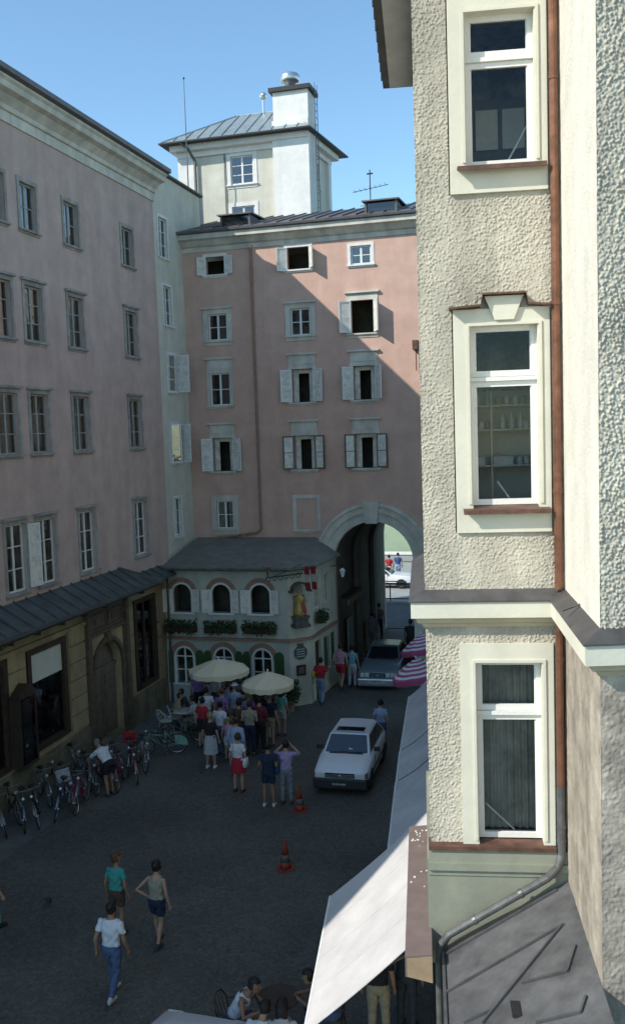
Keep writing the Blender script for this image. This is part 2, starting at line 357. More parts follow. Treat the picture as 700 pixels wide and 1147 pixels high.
mb.build('cornice', M['grey'], lh)
mb = MB(); profile(mb, [(-.6,19.625),(-.76,19.66),(-.76,19.8),(-.66,19.82),(6,23.2),(12.2,19.8),(12.2,19.63)], Y0-.4, Y1+.1)
mb.build('roof', M['roofbrown'], lh)
cur = {0:2, 1:2, 2:0, 3:1, 4:2}
k = 0
for i, u in enumerate(LC+[5.5,8,10.5,13,15.5,18]):
    for (z0, z1, w_, rows) in ((15.98,17.28,.84,2),(12.86,14.42,.9,3),(9.66,11.36,.94,3),(5.85,7.75,.96,3)):
        if i >= 5 and z0 > 0: surround(lh, u, z0, z1, w_, .14, 'greyd', .03, 0, z0 < 15)
        else: surround(lh, u, z0, z1, w_, .12, 'greyd', .03, 0, z0 < 15)
        k += 1
        d = i == 2 and z0 == 5.85
        window(lh, u, (z0+z1)/2, w_-.01, z1-z0-.01, rows, 2, .09, m='wgrey' if z0 > 8 else 'wwhite', curtain=[1,1,1,1,1,2,1][(k*3+i) % 7])  # full curtains at most panes, partly in place of their grey reflections
# one leaf of a lower window stands open, seen against the next window
mb = MB()
casement(lh, 23.2, 5.9, 7.7, .5, 172, 'R', v=-.06, rows=2)
# shop front at street level
SH = [(17.2,19.2,1.0,4.0,0),(19.75,21.75,1.2,4.05,0),(22.85,24.85,1.25,4.0,0),(26.55,28.5,0,2.45,1),(29.6,31.25,1.2,4.2,0)]
mb = MB(); wall(mb, Y0, Y1, 0, 5.0, SH, .3); mb.build('shop_wall', M['ochre'], lh)
for a, b in ((Y0,17.0),(19.3,19.65),(21.85,22.7),(25.05,26.05),(29.0,29.45),(31.4,Y1-1.1)):
    z = 1.05; mb = MB()
    while z < 4.1: mb.box(a,b,-.05,0,z,z+.5); z += .54
    mb.build('rusticated_pier', M['ochre'], lh)
mb = MB(); mb.box(Y0,26.1,-.09,-.001,0,.98); mb.box(28.95,Y1-1.02,-.09,-.001,0,.98); mb.build('plinth', M['plinth'], lh)
mb = MB(); mb.box(Y0,26.1,-.10,0,4.22,4.34); mb.box(Y0,Y1-1.02,-.22,0,4.75,4.9); mb.box(Y0,Y1-1.02,-.3,0,4.9,5.0)
mb.build('shop_cornice', M['ochre'], lh)
for (a,b,c,d,ar) in SH:
    if ar: continue
    mb = MB(); t_ = .13
    mb.box(a-.06,a+t_,-.06,.12,c-.08,d+.14); mb.box(b-t_,b+.06,-.06,.12,c-.08,d+.14); mb.box(a+t_,b-t_,-.06,.12,d-.02,d+.14); mb.box(a+t_,b-t_,-.08,.12,c-.08,c+.06)
    if a > 29: mb.box((a+b)/2-.04,(a+b)/2+.04,0,.1,c,d)
    f = mb.build('display_window', M['wood'], lh)
    mb = MB(); mb.quad((a,.06,c),(b,.06,c),(b,.06,d),(a,.06,d)); mb.build('pane', M['glass'], f, fix=False)
    mb = MB(); mb.box(a,b,.3,.9,c-.1,c); mb.box(a,b,.9,.92,c-.1,d+.2); mb.build('display_back', mat('display_backing_%d' % int(a*10), (.68,.70,.64) if a > 22 and a < 25 else (.07,.06,.05), .9, .25, 2), f)
    if 22 < a < 25:
        mb = MB(); mb.box(a+.13,b-.13,.02,.045,d-.85,d-.02); mb.build('blind', mat('white_blind', (.62,.64,.60), .8, .06, 3), f)
cm = cmat('black_coat_cloth', (.012,.012,.014))
t = thing('shop_mannequin', 'black coat on a stand inside the shop window under the white blind', 'mannequin', (-15.1,23.75,1.2))
mb = MB(); mb.sm = True
mb.loft([[Vector((rx*.6*math.cos(q*math.pi/8), rx*(1+.2*math.sin(q*3+z*5))*math.sin(q*math.pi/8), z)) for q in range(16)] for rx, z in ((.42,.25),(.40,.5),(.30,.85),(.23,1.15),(.27,1.4),(.22,1.58),(.08,1.66),(.06,1.74))])
mb.tube([(0,.2,1.5),(.1,.42,1.25),(.15,.62,.95)], [.08,.07,.06]); mb.tube([(0,-.2,1.5),(.08,-.34,1.2),(.12,-.4,.8)], [.08,.07,.06])
mb.build('coat', cm, t); mb = MB(); mb.tube([(0,0,0),(0,0,.3)], .02); mb.lathe([(.16,0),(.16,.02)]); mb.build('stand', M['wood'], t)
# portal with arched door and carved panels
mb = MB()
mb.box(26.08,26.3,-.16,0,0,4.6); mb.box(28.72,28.94,-.16,0,0,4.6); mb.box(26.3,28.72,-.12,0,3.72,3.82); mb.box(26.3,28.72,-.14,0,4.5,4.62)
mb.box(26.3,28.72,-.05,0,3.82,4.5)
for a in (26.4,27.56):
    mb.box(a,a+1.06,-.09,-.05,3.9,3.96); mb.box(a,a+1.06,-.09,-.05,4.36,4.42); mb.box(a,a+.06,-.09,-.05,3.96,4.36); mb.box(a+1.0,a+1.06,-.09,-.05,3.96,4.36)
    mb.box(a+.3,a+.76,-.08,-.05,4.08,4.26)
mb.build('door_portal', M['wood2'], lh)
mb = MB(); P = arc_pts(26.42,28.63,2.45,16); Q = arc_pts(26.56,28.49,2.45,16)
for i in range(16): mb.slab([(P[i][0],-.1,P[i][1]),(P[i+1][0],-.1,P[i+1][1]),(Q[i+1][0],-.1,Q[i+1][1]),(Q[i][0],-.1,Q[i][1])],(0,.098,0))
mb.box(26.42,26.56,-.1,0,0,2.45); mb.box(28.49,28.63,-.1,0,0,2.45); mb.box(27.4,27.65,-.14,0,3.38,3.7)
mb.build('door_arch', M['wood2'], lh)
mb = MB()
for a in (26.56,27.54):
    mb.box(a+.01,a+.94,.24,.3,.15,2.4)
    for zz in (.3,1.35): mb.box(a+.14,a+.81,.2,.24,zz,zz+.85)
mb.box(26.56,28.49,.2,.3,2.4,2.52)
mb.box(26.56,28.49,.29,.31,2.52,3.4)
dd = mb.build('door', M['doorleaf'], lh); mb = MB(); mb.tube([(27.5,.22,1.05),(27.5,.16,1.05),(27.4,.16,1.05)], .015); mb.build('handle', M['copper'], dd)
mb = MB(); mb.box(26.57,28.48,-.04,.3,0,.14); mb.build('doorstep', M['plinth'], lh)
# sheet metal canopies above the shop
def canopy(par, a, b, zt, zb, pr, step=.62, end=0.0):
    mb = MB(); mb.slab([(a,.0,zt),(b-end,.0,zt),(b,-pr,zb),(a,-pr,zb)],(0,0,-.05))
    mb.box(a,b,-pr-.03,-pr+.02,zb-.1,zb-.04); u = a+.3
    while u < b-.2:
        uu = min(u, b-end-.02); mb.slab([(uu-.016,0,zt+.002),(uu+.016,0,zt+.002),(u+.016,-pr,zb+.002),(u-.016,-pr,zb+.002)],(0,0,.05)); u += step
    return mb.build('canopy_roof', M['metalroof'], par)
canopy(lh, 14.0, 30.1, 5.62, 5.06, .98, .62, 1.4); canopy(lh, 30.14, 32.1, 5.25, 4.98, .55, .6, .1)
mb = MB(); mb.box(14,30.0,-.9,0,4.86,4.955)
u = 14.5
while u < 30: mb.box(u,u+.08,-.8,-.3,4.74,4.86); u += 1.3
mb.build('canopy_soffit', M['wood'], lh)
def text(body, size, mtx, m, name='lettering', parent=None, ext=.004):
    c = bpy.data.curves.new(name, 'FONT'); c.body = body; c.size = size; c.extrude = ext; c.align_x = 'CENTER'; c.align_y = 'CENTER'
    o = bpy.data.objects.new('tmp', c); COL.objects.link(o); dg = bpy.context.evaluated_depsgraph_get(); me = bpy.data.meshes.new_from_object(o.evaluated_get(dg))
    bpy.data.objects.remove(o); me.transform(mtx); me.materials.clear(); me.materials.append(m); o = bpy.data.objects.new(name, me); COL.objects.link(o); o.parent = parent; return o
text('S. BAUER', .30, Matrix.Translation((21.25,-.065,4.56)) @ Matrix.Rotation(R(90),4,'X'), M['black'], 'lettering', lh)
# wall showcase hung beside the shop window
t = thing('showcase', 'narrow dark glass showcase hung on the ochre shop wall left of the display window', 'showcase', (-14.64,22.25,1.1), R(90))
mb = MB(); mb.box(-.42,.42,-.28,0,0,.08); mb.box(-.42,.42,-.28,0,1.92,2.0); mb.box(-.42,-.36,-.28,0,.08,1.92); mb.box(.36,.42,-.28,0,.08,1.92); mb.box(-.36,.36,-.03,0,.08,1.92)
mb.slab([(-.48,-.32,2.0),(.48,-.32,2.0),(0,-.32,2.3)],(0,.3,0)); mb.build('case', M['wood'], t)
mb = MB(); mb.quad((-.36,-.26,.08),(.36,-.26,.08),(.36,-.26,1.92),(-.36,-.26,1.92)); mb.build('pane', M['glass'], t, fix=False)
mb = MB(); mb.box(-.1,.36,-.16,-.12,.08,1.8); mb.build('display_board', mat('pale_board', (.33,.38,.36), .8, .1, 4), t)

# ============================================================ CREAM HOUSE end strip
ch = thing('cream_house', 'narrow cream plastered house end between the pink house and the corner', 'building', (-14.86,0,0), R(90))
CW = [(33.55,34.35,16.85,18.35,0),(33.75,34.5,14.3,15.8,0),(33.85,34.6,11.75,13.2,0),(33.8,34.55,9.0,10.5,0),(33.9,34.55,6.1,7.6,0)]
mb = MB(); wall(mb, 32.8, 37.9, 0, 20.0, CW, .18); mb.quad((37.9,0,0),(37.9,9,0),(37.9,9,20),(37.9,0,20)); mb.quad((32.8,9,0),(37.9,9,0),(37.9,9,20),(32.8,9,20))
mb.build('wall', M['cream'], ch)
mb = MB(); mb.box(32.85,37.8,1.0,1.05,.1,19.9); mb.build('interior', M['dark'], ch)
mb = MB(); profile(mb, [(-.04,20.0),(-.14,20.03),(-.14,20.1),(-.08,20.12),(4.5,21.4),(9.2,20.1),(9.2,20.0)], 32.8, 38.0); mb.build('roof', M['metalroof'], ch)
for i, (a,b,c,d,_) in enumerate(CW):
    surround(ch, (a+b)/2, c, d, b-a, .1, 'wwhite', .025, 0, False)
    if i not in (2,3): window(ch, (a+b)/2, (c+d)/2, b-a-.01, d-c-.01, 3, 2, .07, curtain=1)
    else: casement(ch, b-.02, c, d, .55, 95 if i == 2 else 85, 'R', rows=3); casement(ch, a+.02, c, d, .5, 8 if i == 2 else 30, 'L', rows=3)

# ============================================================ BACK HOUSE (salmon, with the arch)
bh = thing('arch_house', 'salmon pink house closing the street with a wide arched gateway and open windows', 'building', (0,35.8,0), 0)
BX = [-13.47,-10.03,-7.55]; ARC = (-7.38, 1.57, 4.88)     # arch centre x, radius, springing height
ops = [(ARC[0]-ARC[1],ARC[0]+ARC[1],0,ARC[2],1)]
W1 = {0:(16.4,17.1,.78),1:(16.35,17.2,.9),2:(16.35,17.05,.8)}
for i, u in enumerate(BX):
    a,b,c = W1[i]; ops.append((u-c/2,u+c/2,a,b,0))
    ops.append((u-.4,u+.4,13.8,14.85,0) if i < 2 else (u-.45,u+.45,13.75,15.0,0))
    ops.append((u-.43,u+.43,11.2,12.5,0)); ops.append((u-.43,u+.43,8.55,9.9,0))
ops.append((BX[0]-.36,BX[0]+.36,6.2,7.35,0))
mb = MB(); wall(mb, -15.2, -3.4, 0, 17.35, ops, .2)
T0 = ARC[0]-ARC[1]; T1 = ARC[0]+ARC[1]
mb.quad((-15.2,3.4,0),(-15.2,10.2,0),(-15.2,10.2,17.4),(-15.2,3.4,17.4))
mb.quad((-3.4,0,0),(-3.4,10.2,0),(-3.4,10.2,17.4),(-3.4,0,17.4))
wall(mb, -19.4, -3.4, 0, 17.35, [(T0,T1,0,ARC[2],1)], .2, v=10.2)
mb.box(-19.4,-15.25,4.5,10.15,0,17.3)  # unseen block, added so its shadow sets the shade line beyond the arch
mb.build('wall', M['pinkb'], bh)
mb = MB()
# passage walls and vault
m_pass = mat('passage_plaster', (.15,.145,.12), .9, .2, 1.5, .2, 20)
mb.quad((T0,.2,0),(T0,10.2,0),(T0,10.2,ARC[2]),(T0,.2,ARC[2])); mb.quad((T1,.2,0),(T1,10.2,0),(T1,10.2,ARC[2]),(T1,.2,ARC[2]))
P = arc_pts(T0,T1,ARC[2],16)
for i in range(16): mb.quad((P[i][0],.2,P[i][1]),(P[i+1][0],.2,P[i+1][1]),(P[i+1][0],10.2,P[i+1][1]),(P[i][0],10.2,P[i][1]))
for y in (3.4,6.8):
    mb.box(T0,T0+.18,y,y+.6,0,ARC[2])
    Q = arc_pts(T0+.18,T1-.18,ARC[2],16)
    for i in range(16): mb.slab([(P[i][0],y,P[i][1]),(P[i+1][0],y,P[i+1][1]),(Q[i+1][0],y,Q[i+1][1]),(Q[i][0],y,Q[i][1])],(0,.6,0))
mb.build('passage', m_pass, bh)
mb = MB()
mb.box(T0,T0+.35,.5,3.3,2.95,3.3); mb.box(T0,T0+.06,.6,3.2,.3,2.9); mb.build('passage_shopfront', M['wood'], bh)
mb = MB(); mb.box(T0+.12,T0+.16,1.3,2.3,.9,2.3); mb.build('passage_poster_case', mat('grey_panel', (.24,.27,.27), .6, .1, 4), bh)
mb = MB(); mb.box(T0+.36,T0+.42,.5,3.3,3.02,3.26); mb.build('passage_shop_sign', mat('dull_ochre_sign', (.15,.14,.10), .7, .1, 4), bh)
# arch moulding
mb = MB(); c0, r0, z0 = ARC
for (ri, ro, p) in ((r0, r0+.36, .07), (r0+.36, r0+.62, .13), (r0+.62, r0+.74, .2)):
    A = [(c0-ri*math.cos(math.pi*i/28), z0+ri*math.sin(math.pi*i/28)) for i in range(29)]; B = [(c0-ro*math.cos(math.pi*i/28), z0+ro*math.sin(math.pi*i/28)) for i in range(29)]
    for i in range(28): mb.slab([(A[i][0],-p,A[i][1]),(A[i+1][0],-p,A[i+1][1]),(B[i+1][0],-p,B[i+1][1]),(B[i][0],-p,B[i][1])],(0,p-.002,0))
for s in (-1,1):
    a = c0+s*r0; b = c0+s*(r0+.5); mb.box(min(a,b),max(a,b),-.1,0,0,z0-.22); a = c0+s*(r0-.04); b = c0+s*(r0+.75); mb.box(min(a,b),max(a,b),-.2,0,z0-.22,z0)
mb.build('arch_moulding', M['grey'], bh)
mb = MB(); mb.slab([(c0-.22,-.26,z0+r0-.06),(c0+.22,-.26,z0+r0-.06),(c0+.32,-.26,z0+r0+.8),(c0-.32,-.26,z0+r0+.8)],(0,.25,0)); mb.build('keystone', M['grey'], bh)
mb = MB(); mb.box(-12.19,-12.0,-.03,0,5.2,17.3); mb.box(-11.9,-11.78,-.02,0,5.2,17.3); mb.build('pilaster_strip', M['pinkb'], bh)
mb = MB(); mb.tube([(-11.94,-.09,17.4),(-11.94,-.09,6.2),(-12.1,-.09,6.05),(-14.6,-.09,5.75),(-14.7,-.09,5.5)], .055); mb.tube([(-12.7,-.1,6.0),(-12.7,-.1,5.3)], .06); mb.build('downpipe', M['pinkband'], bh)
mb = MB(); profile(mb, [(.2,17.32),(-.04,17.32),(-.04,17.5),(-.14,17.54),(-.3,17.72),(-.45,17.76),(-.45,17.95),(.2,17.95)], -15.15, -3.3); mb.build('cornice', M['grey'], bh)
mb = MB(); profile(mb, [(-.42,17.955),(-.56,17.98),(-.58,18.06),(-.5,18.09),(4.3,19.45),(10.5,18.0),(10.5,17.95)], -15.15, -3.2)
for k in range(22):
    u = -14.9+k*.52; mb.slab([(u,-.5,18.095),(u+.03,-.5,18.095),(u+.03,4.2,19.43),(u,4.2,19.43)],(0,0,.05))
mb.build('roof', M['roofbrown'], bh)
mb = MB()
for i, u in enumerate(BX): pass
mb.box(-15.1,-9.3,1.4,1.45,5.4,17.2); mb.box(-9.3,-3.5,1.4,1.45,7.4,17.2)
for z in (7.9,10.7,13.2,15.9): mb.box(-15.1,-3.5,.22,1.4,z,z+.05)
for u in (-11.7,-8.8): mb.box(u,u+.05,.22,1.4,7.4,17.2)
mb.build('interior', M['dark'], bh)
# windows, row by row
for i, u in enumerate(BX):
    a,b,c = W1[i]
    surround(bh, u, a, b, c, .12, 'wwhite', .02, 0, False)
    if i == 0: casement(bh,u-c/2,a,b,.36,168,'L'); casement(bh,u+c/2,a,b,.36,168,'R')
    elif i == 1: casement(bh,u-c/2,a-.05,b,.42,150,'L'); casement(bh,u+c/2,a,b,.44,120,'R')
    else: window(bh,u,(a+b)/2,c-.01,b-a-.01,2,2,.06)
    if i < 2: surround(bh,u,13.8,14.85,.8,.2,'grey',.03,0,True); window(bh,u,14.325,.79,1.04,2,2,.06, curtain=0)
    else:
        surround(bh,u,13.75,15.0,.9,.17,'grey',.03,.1,True); casement(bh,u-.45,13.78,14.98,.48,150,'L',rows=2); casement(bh,u+.45,13.78,14.98,.48,118,'R',rows=2)
    surround(bh,u,11.2,12.5,.86,.13,'grey',.03,.42,True)
    if i == 0: window(bh,u,11.85,.85,1.29,2,2,.06)
    else: casement(bh,u-.43,11.22,12.48,.46,152 if i == 1 else 145,'L'); casement(bh,u+.43,11.22,12.48,.46,155 if i == 1 else 130,'R')
    surround(bh,u,8.55,9.9,.86,.12,'grey',.03,.42,True)
    casement(bh,u-.43,8.57,9.88,.45,[160,150,140][i],'L',rows=2,m='wwhite' if i == 0 else 'wood2'); casement(bh,u+.43,8.57,9.88,.45,[155,158,162][i],'R',rows=2,m='wwhite' if i == 0 else 'wood2')
for i, u in enumerate(BX):
    for (c, d, hw) in ((11.2,12.5,.43),(8.55,9.9,.43)):
        if i == 0 and c > 10: continue
        mb = MB()
        for s in (-1,1):
            for q in range(7): x0 = u+s*(hw-.005-.03*q); x1 = x0-s*.03; mb.quad((x0,.24+.02*(q%2),c+.02),(x1,.24+.02*((q+1)%2),c+.02),(x1,.24+.02*((q+1)%2),d-.02),(x0,.24+.02*(q%2),d-.02))
        mb.box(u-hw,u+hw,.23,.26,d-.16,d-.01); mb.build('room_curtain', M['curtain'], bh, fix=False)
surround(bh,BX[0],6.2,7.35,.72,.22,'grey',.03,0,False); window(bh,BX[0],6.775,.71,1.14,2,2,.06,curtain=2)
surround(bh,BX[1],6.15,7.4,.85,.14,'grey',.03,0,False)
mb = MB(); mb.box(-5.62,-5.42,-.22,0,13.0,13.35); mb.tube([(-5.5,-.1,13.0),(-5.5,-.1,12.2)],.02); mb.build('wall_bracket', M['copperd'], bh)
for nm, x in (('roof_dormer',-12.6),('roof_dormer',-6.75)):
    t = thing(nm, 'low dark roof hatch ' + ('beside the foot of the tower' if x < -10 else 'near the right end of the arch house roof'), 'dormer', (x,35.9,18.05), 0, 'roof hatches on the arch house')
    mb = MB(); mb.slab([(-.75,0,0),(-.75,0,.5),(-.75,1.6,.62),(-.75,1.6,.5)],(1.5,0,0)) if False else mb.box(-.62,-.55,0,1.3,.05,.62)
    mb.box(.55,.62,0,1.3,.05,.62); mb.box(-.55,.55,1.25,1.3,.05,.62); mb.box(-.55,.55,0,.05,.05,.16)
    mb.build('side', M['roofbrown'], t)
    mb = MB(); mb.slab([(-.72,-.1,.62),(.72,-.1,.62),(.72,1.7,.72),(-.72,1.7,.72)],(0,0,.05)); mb.build('lid', M['roofbrown'], t)
    mb = MB(); mb.quad((-.55,.1,.16),(.55,.1,.16),(.55,.1,.6),(-.55,.1,.6)); mb.build('pane', M['carglass'], t, fix=False)
t = thing('tv_antenna', 'thin rooftop television aerial on the arch house roof', 'aerial', (-7.35,37.0,18.4))
mb = MB(); mb.tube([(0,0,0),(0,0,1.75)], .022); mb.build('mast', M['black'], t)
mb = MB(); mb.tube([(-.7,0,.95),(.7,.1,1.15)], .013); mb.tube([(-.4,0,.4),(.35,0,.4)],.012)
for q in range(7): mb.tube([(-.6+q*.2,-.22,.97+q*.03),(-.6+q*.2,.22,.97+q*.03)], .008)
mb.tube([(-.12,0,1.6),(.12,0,1.6)],.03); mb.build('elements', M['black'], t)

# ============================================================ TOWER
tw = thing('roof_tower', 'white and cream square tower with low tin roof above the arch house', 'tower', (0,40,0))
TP = [(-16.5,0),(-10.85,0),(-10.55,3.4),(-16.5,3.4)]
mb = MB()
wall(mb, -16.5, -10.85, 17.5, 22.3, [(-14.15,-13.1,20.95,22.15,0),(-14.15,-13.1,18.9,20.0,0)], .15)
T, L_ = rotframe((-10.85,0),(-10.55,3.4)); mb.M = T; wall(mb, 0, L_, 17.5, 22.3, [(1.1,2.0,20.9,22.0,0)], .15); mb.M = None
mb.quad((-10.55,3.4,17.5),(-16.5,3.4,17.5),(-16.5,3.4,22.3),(-10.55,3.4,22.3)); mb.quad((-16.5,0,17.5),(-16.5,3.4,17.5),(-16.5,3.4,22.3),(-16.5,0,22.3))
mb.build('wall', M['cream'], tw)
mb = MB(); mb.box(-16.6,-15.85,-.06,-.002,17.5,22.3); mb.build('corner_strip', M['white'], tw); mb = MB(); mb.box(-16.6,-16.502,0,3.45,17.5,22.3); mb.build('corner_strip', M['white'], tw); mb = MB(); mb.box(-10.7,-10.45,3.0,3.45,17.5,22.3); mb.build('corner_strip', M['white'], tw)
mb = MB(); mb.prism([(-16.6,-.1),(-10.75,-.1),(-10.43,3.5),(-16.6,3.5)],22.3,22.55); mb.prism([(-16.85,-.35),(-10.55,-.35),(-10.15,3.8),(-16.85,3.8)],22.55,22.8)
mb.build('cornice', M['white'], tw)
mb = MB(); e = [(-17.2,-.75,22.86),(-10.3,-.75,22.86),(-9.8,4.3,22.86),(-17.2,4.3,22.86)]
mb.slab([(p[0],p[1],22.80) for p in e],(0,0,.06)); mb.build('eave_edge', M['black'], tw)
mb = MB(); r1, r2 = (-14.4,1.8,24.45), (-12.2,1.8,24.45)
e = [(-17.1,-.68,22.87),(-10.36,-.68,22.87),(-9.88,4.2,22.87),(-17.1,4.2,22.87)]
mb.add(e+[r1,r2],[(0,1,5,4),(1,2,5),(2,3,4,5),(3,0,4),(0,3,2,1)])
def seam(a, b, hgt=.05, wd=.03):
    a = Vector(a); b = Vector(b); d = (b-a).normalized(); s = d.cross(Vector((0,0,1))).normalized()*wd/2
    mb.slab([a-s,a+s,b+s,b-s],(0,0,hgt))
for q in range(1,12):
    f = q/12; p = Vector(e[0]).lerp(Vector(e[1]), f); tx = min(max(p.x, r1[0]), r2[0]); 
    k_ = 1.0
    if p.x < r1[0]: k_ = (p.x-e[0][0])/(r1[0]-e[0][0])
    if p.x > r2[0]: k_ = (e[1][0]-p.x)/(e[1][0]-r2[0])
    top = Vector((p.x, -.68+2.48*k_, 22.87+1.58*k_)); seam(p, top)
seam(e[0], r1); seam(e[1], r2); seam(r1, r2); mb.build('roof', M['tin'], tw)
window(tw,-13.62,21.55,1.04,1.19,3,2,.04,curtain=0); surround(tw,-13.62,20.95,22.15,1.05,.17,'white',.03,0,False)
window(tw,-13.62,19.45,1.04,1.09,2,2,.04); surround(tw,-13.62,18.9,20.0,1.05,.17,'white',.03,0,False)
window(tw,1.55,21.45,.88,1.08,2,2,.04,Mx=T); surround(tw,1.55,20.9,22.0,.9,.14,'white',.03,0,False,Mx=T)
mb = MB(); mb.prism([(-12.1,-.28),(-10.5,-.28),(-10.4,.75),(-12.1,.75)],17.4,23.35); mb.box(-12.05,-10.5,-.2,.9,23.35,24.55); mb.box(-12.12,-10.38,-.3,.3,22.9,23.0); mb.build('chimney', M['white'], tw)
mb = MB(); mb.box(-12.2,-10.35,-.35,1.05,24.55,24.72); mb.build('chimney_cap', M['black'], tw)
mb = MB(); mb.sm = True; mb.lathe([(.26,24.72),(.24,25.0),(.38,25.08),(.42,25.14),(.42,25.34),(.36,25.42),(.1,25.46)],(-11.4,.35,0),20); mb.build('chimney_cowl', M['steel'], tw)
mb = MB()
for y in (.15,.55): mb.tube([(-10.28,y,19.5),(-10.28,y,24.9)],.018)
for q in range(18): mb.tube([(-10.28,.15,19.7+q*.29),(-10.28,.55,19.7+q*.29)],.012)
mb.build('ladder', M['zinc'], tw)
mb = MB(); mb.tube([(-13.1,1.8,24.4),(-13.1,1.8,25.1)],.05); mb.ball((-13.1,1.8,25.2),.17); mb.build('finial', M['steel'], tw)
mb = MB(); mb.tube([(-16.2,-.7,22.8),(-15.95,-.45,22.6),(-15.75,-.12,22.1),(-15.72,-.12,18.2)],.06); mb.build('downpipe', M['zinc'], tw)
mb = MB(); mb.tube([(-14.4,-.05,22.3),(-14.4,-.05,18.2)],.025); mb.build('lightning_conductor', M['zinc'], tw)
t = thing('mast', 'thin tall lightning mast left of the tower', 'mast', (-15.6,38.6,20.0))
mb = MB(); mb.tube([(0,0,.2),(0,0,5.2)],[.03,.014]); mb.build('pole', M['zinc'], t); mb = MB(); mb.ball((0,0,5.2),.05); mb.build('tip', M['zinc'], t)

# ============================================================ CORNER CAFE HOUSE (low, two storeys)
cf = thing('cafe_house', 'low grey-green two storey café house with arched windows and sheet roof in the corner', 'building', (0,0,0))
F0 = (-14.68,32.2); F1 = (-9.85,32.2); F2 = (-9.2,32.75); F3 = (-8.98,35.79)
CU = [-13.98,-12.42,-10.9]
ops = [(u-.38,u+.38,3.45,4.15,1) for u in CU]+[(u-.36,u+.36,.75,1.75,1) for u in CU]
TF = Matrix.Translation((0,32.2,0))
mb = MB(TF); wall(mb, F0[0], F1[0], 0, 5.0, ops, .2); mb.build('wall', M['rest'], cf)
TC, LCh = rotframe(F1, F2); mb = MB(TC); wall(mb, 0, LCh, 0, 5.0, [(.2,.66,3.0,4.1,0)], .25); mb.box(.16,.7,.25,.27,2.95,4.15); mb.build('corner_wall', M['restl'], cf)
TS, LS = rotframe(F2, F3); mb = MB(TS); wall(mb, 0, LS, 0, 5.0, [(.55,1.1,3.4,4.6,0),(1.7,2.25,3.4,4.6,0),(.5,1.15,.0,2.2,0),(1.75,2.35,.8,2.1,0)], .2); mb.build('side_wall', M['restl'], cf)
mb = MB(); mb.box(-14.6,-9.6,33.4,33.45,.1,4.9); mb.box(-9.75,-9.7,33.5,35.7,.1,4.9); mb.box(-14.6,-9.7,32.45,35.7,2.4,2.45); mb.build('interior', M['dark'], cf)
mb = MB()                                                       # string band between the storeys, with pink tiles on top
mb.box(F0[0],F1[0]+.02,32.1,32.2,2.42,2.52)
mb.M = TC; mb.box(-.05,LCh+.04,-.12,0,2.42,2.52); mb.M = TS; mb.box(0,LS-.02,-.12,0,2.42,2.52); mb.build('string_band', M['pinkband'], cf)
mb = MB(); mb.prism([(F0[0],32.12),(F1[0]+.05,32.12),(F2[0]+.09,32.7),(F3[0]+.1,35.75),(F3[0]-.15,35.75),(F2[0]-.15,32.95),(F1[0]-.1,32.4),(F0[0],32.4)],5.0,5.14)
mb.build('cornice', M['restl'], cf)
mb = MB(); a = [(-14.7,31.95,5.16),(F1[0]+.15,31.95,5.16),(F2[0]+.3,32.6,5.16),(F3[0]+.28,35.78,5.16),(-9.7,35.78,5.85),(-14.7,35.78,5.85)]
mb.add(a+[(p[0],p[1],p[2]-.06) for p in a]+[(-11.5,34.5,5.75)],[(0,1,12),(1,2,12),(2,3,4,12),(4,5,12),(5,0,12)]+[(i,6+i,6+(i+1)%6,(i+1)%6) for i in range(6)])
mb.build('roof', M['caferoof'], cf)
mb = MB(); mb.tube([(-14.7,31.88,5.12),(F1[0]+.15,31.88,5.12),(F2[0]+.36,32.55,5.12)],.06); mb.tube([(-14.45,31.95,5.1),(-14.5,32.1,4.9),(-14.5,32.1,0)],.045); mb.build('gutter', M['zinc'], cf)
def archring(mb, u, zs, r, t_, v, th):
    for i in range(14):
        a0 = math.pi*i/14; a1 = math.pi*(i+1)/14
        mb.slab([(u-r*math.cos(a0),v,zs+r*math.sin(a0)),(u-r*math.cos(a1),v,zs+r*math.sin(a1)),(u-(r+t_)*math.cos(a1),v,zs+(r+t_)*math.sin(a1)),(u-(r+t_)*math.cos(a0),v,zs+(r+t_)*math.sin(a0))],(0,th,0))
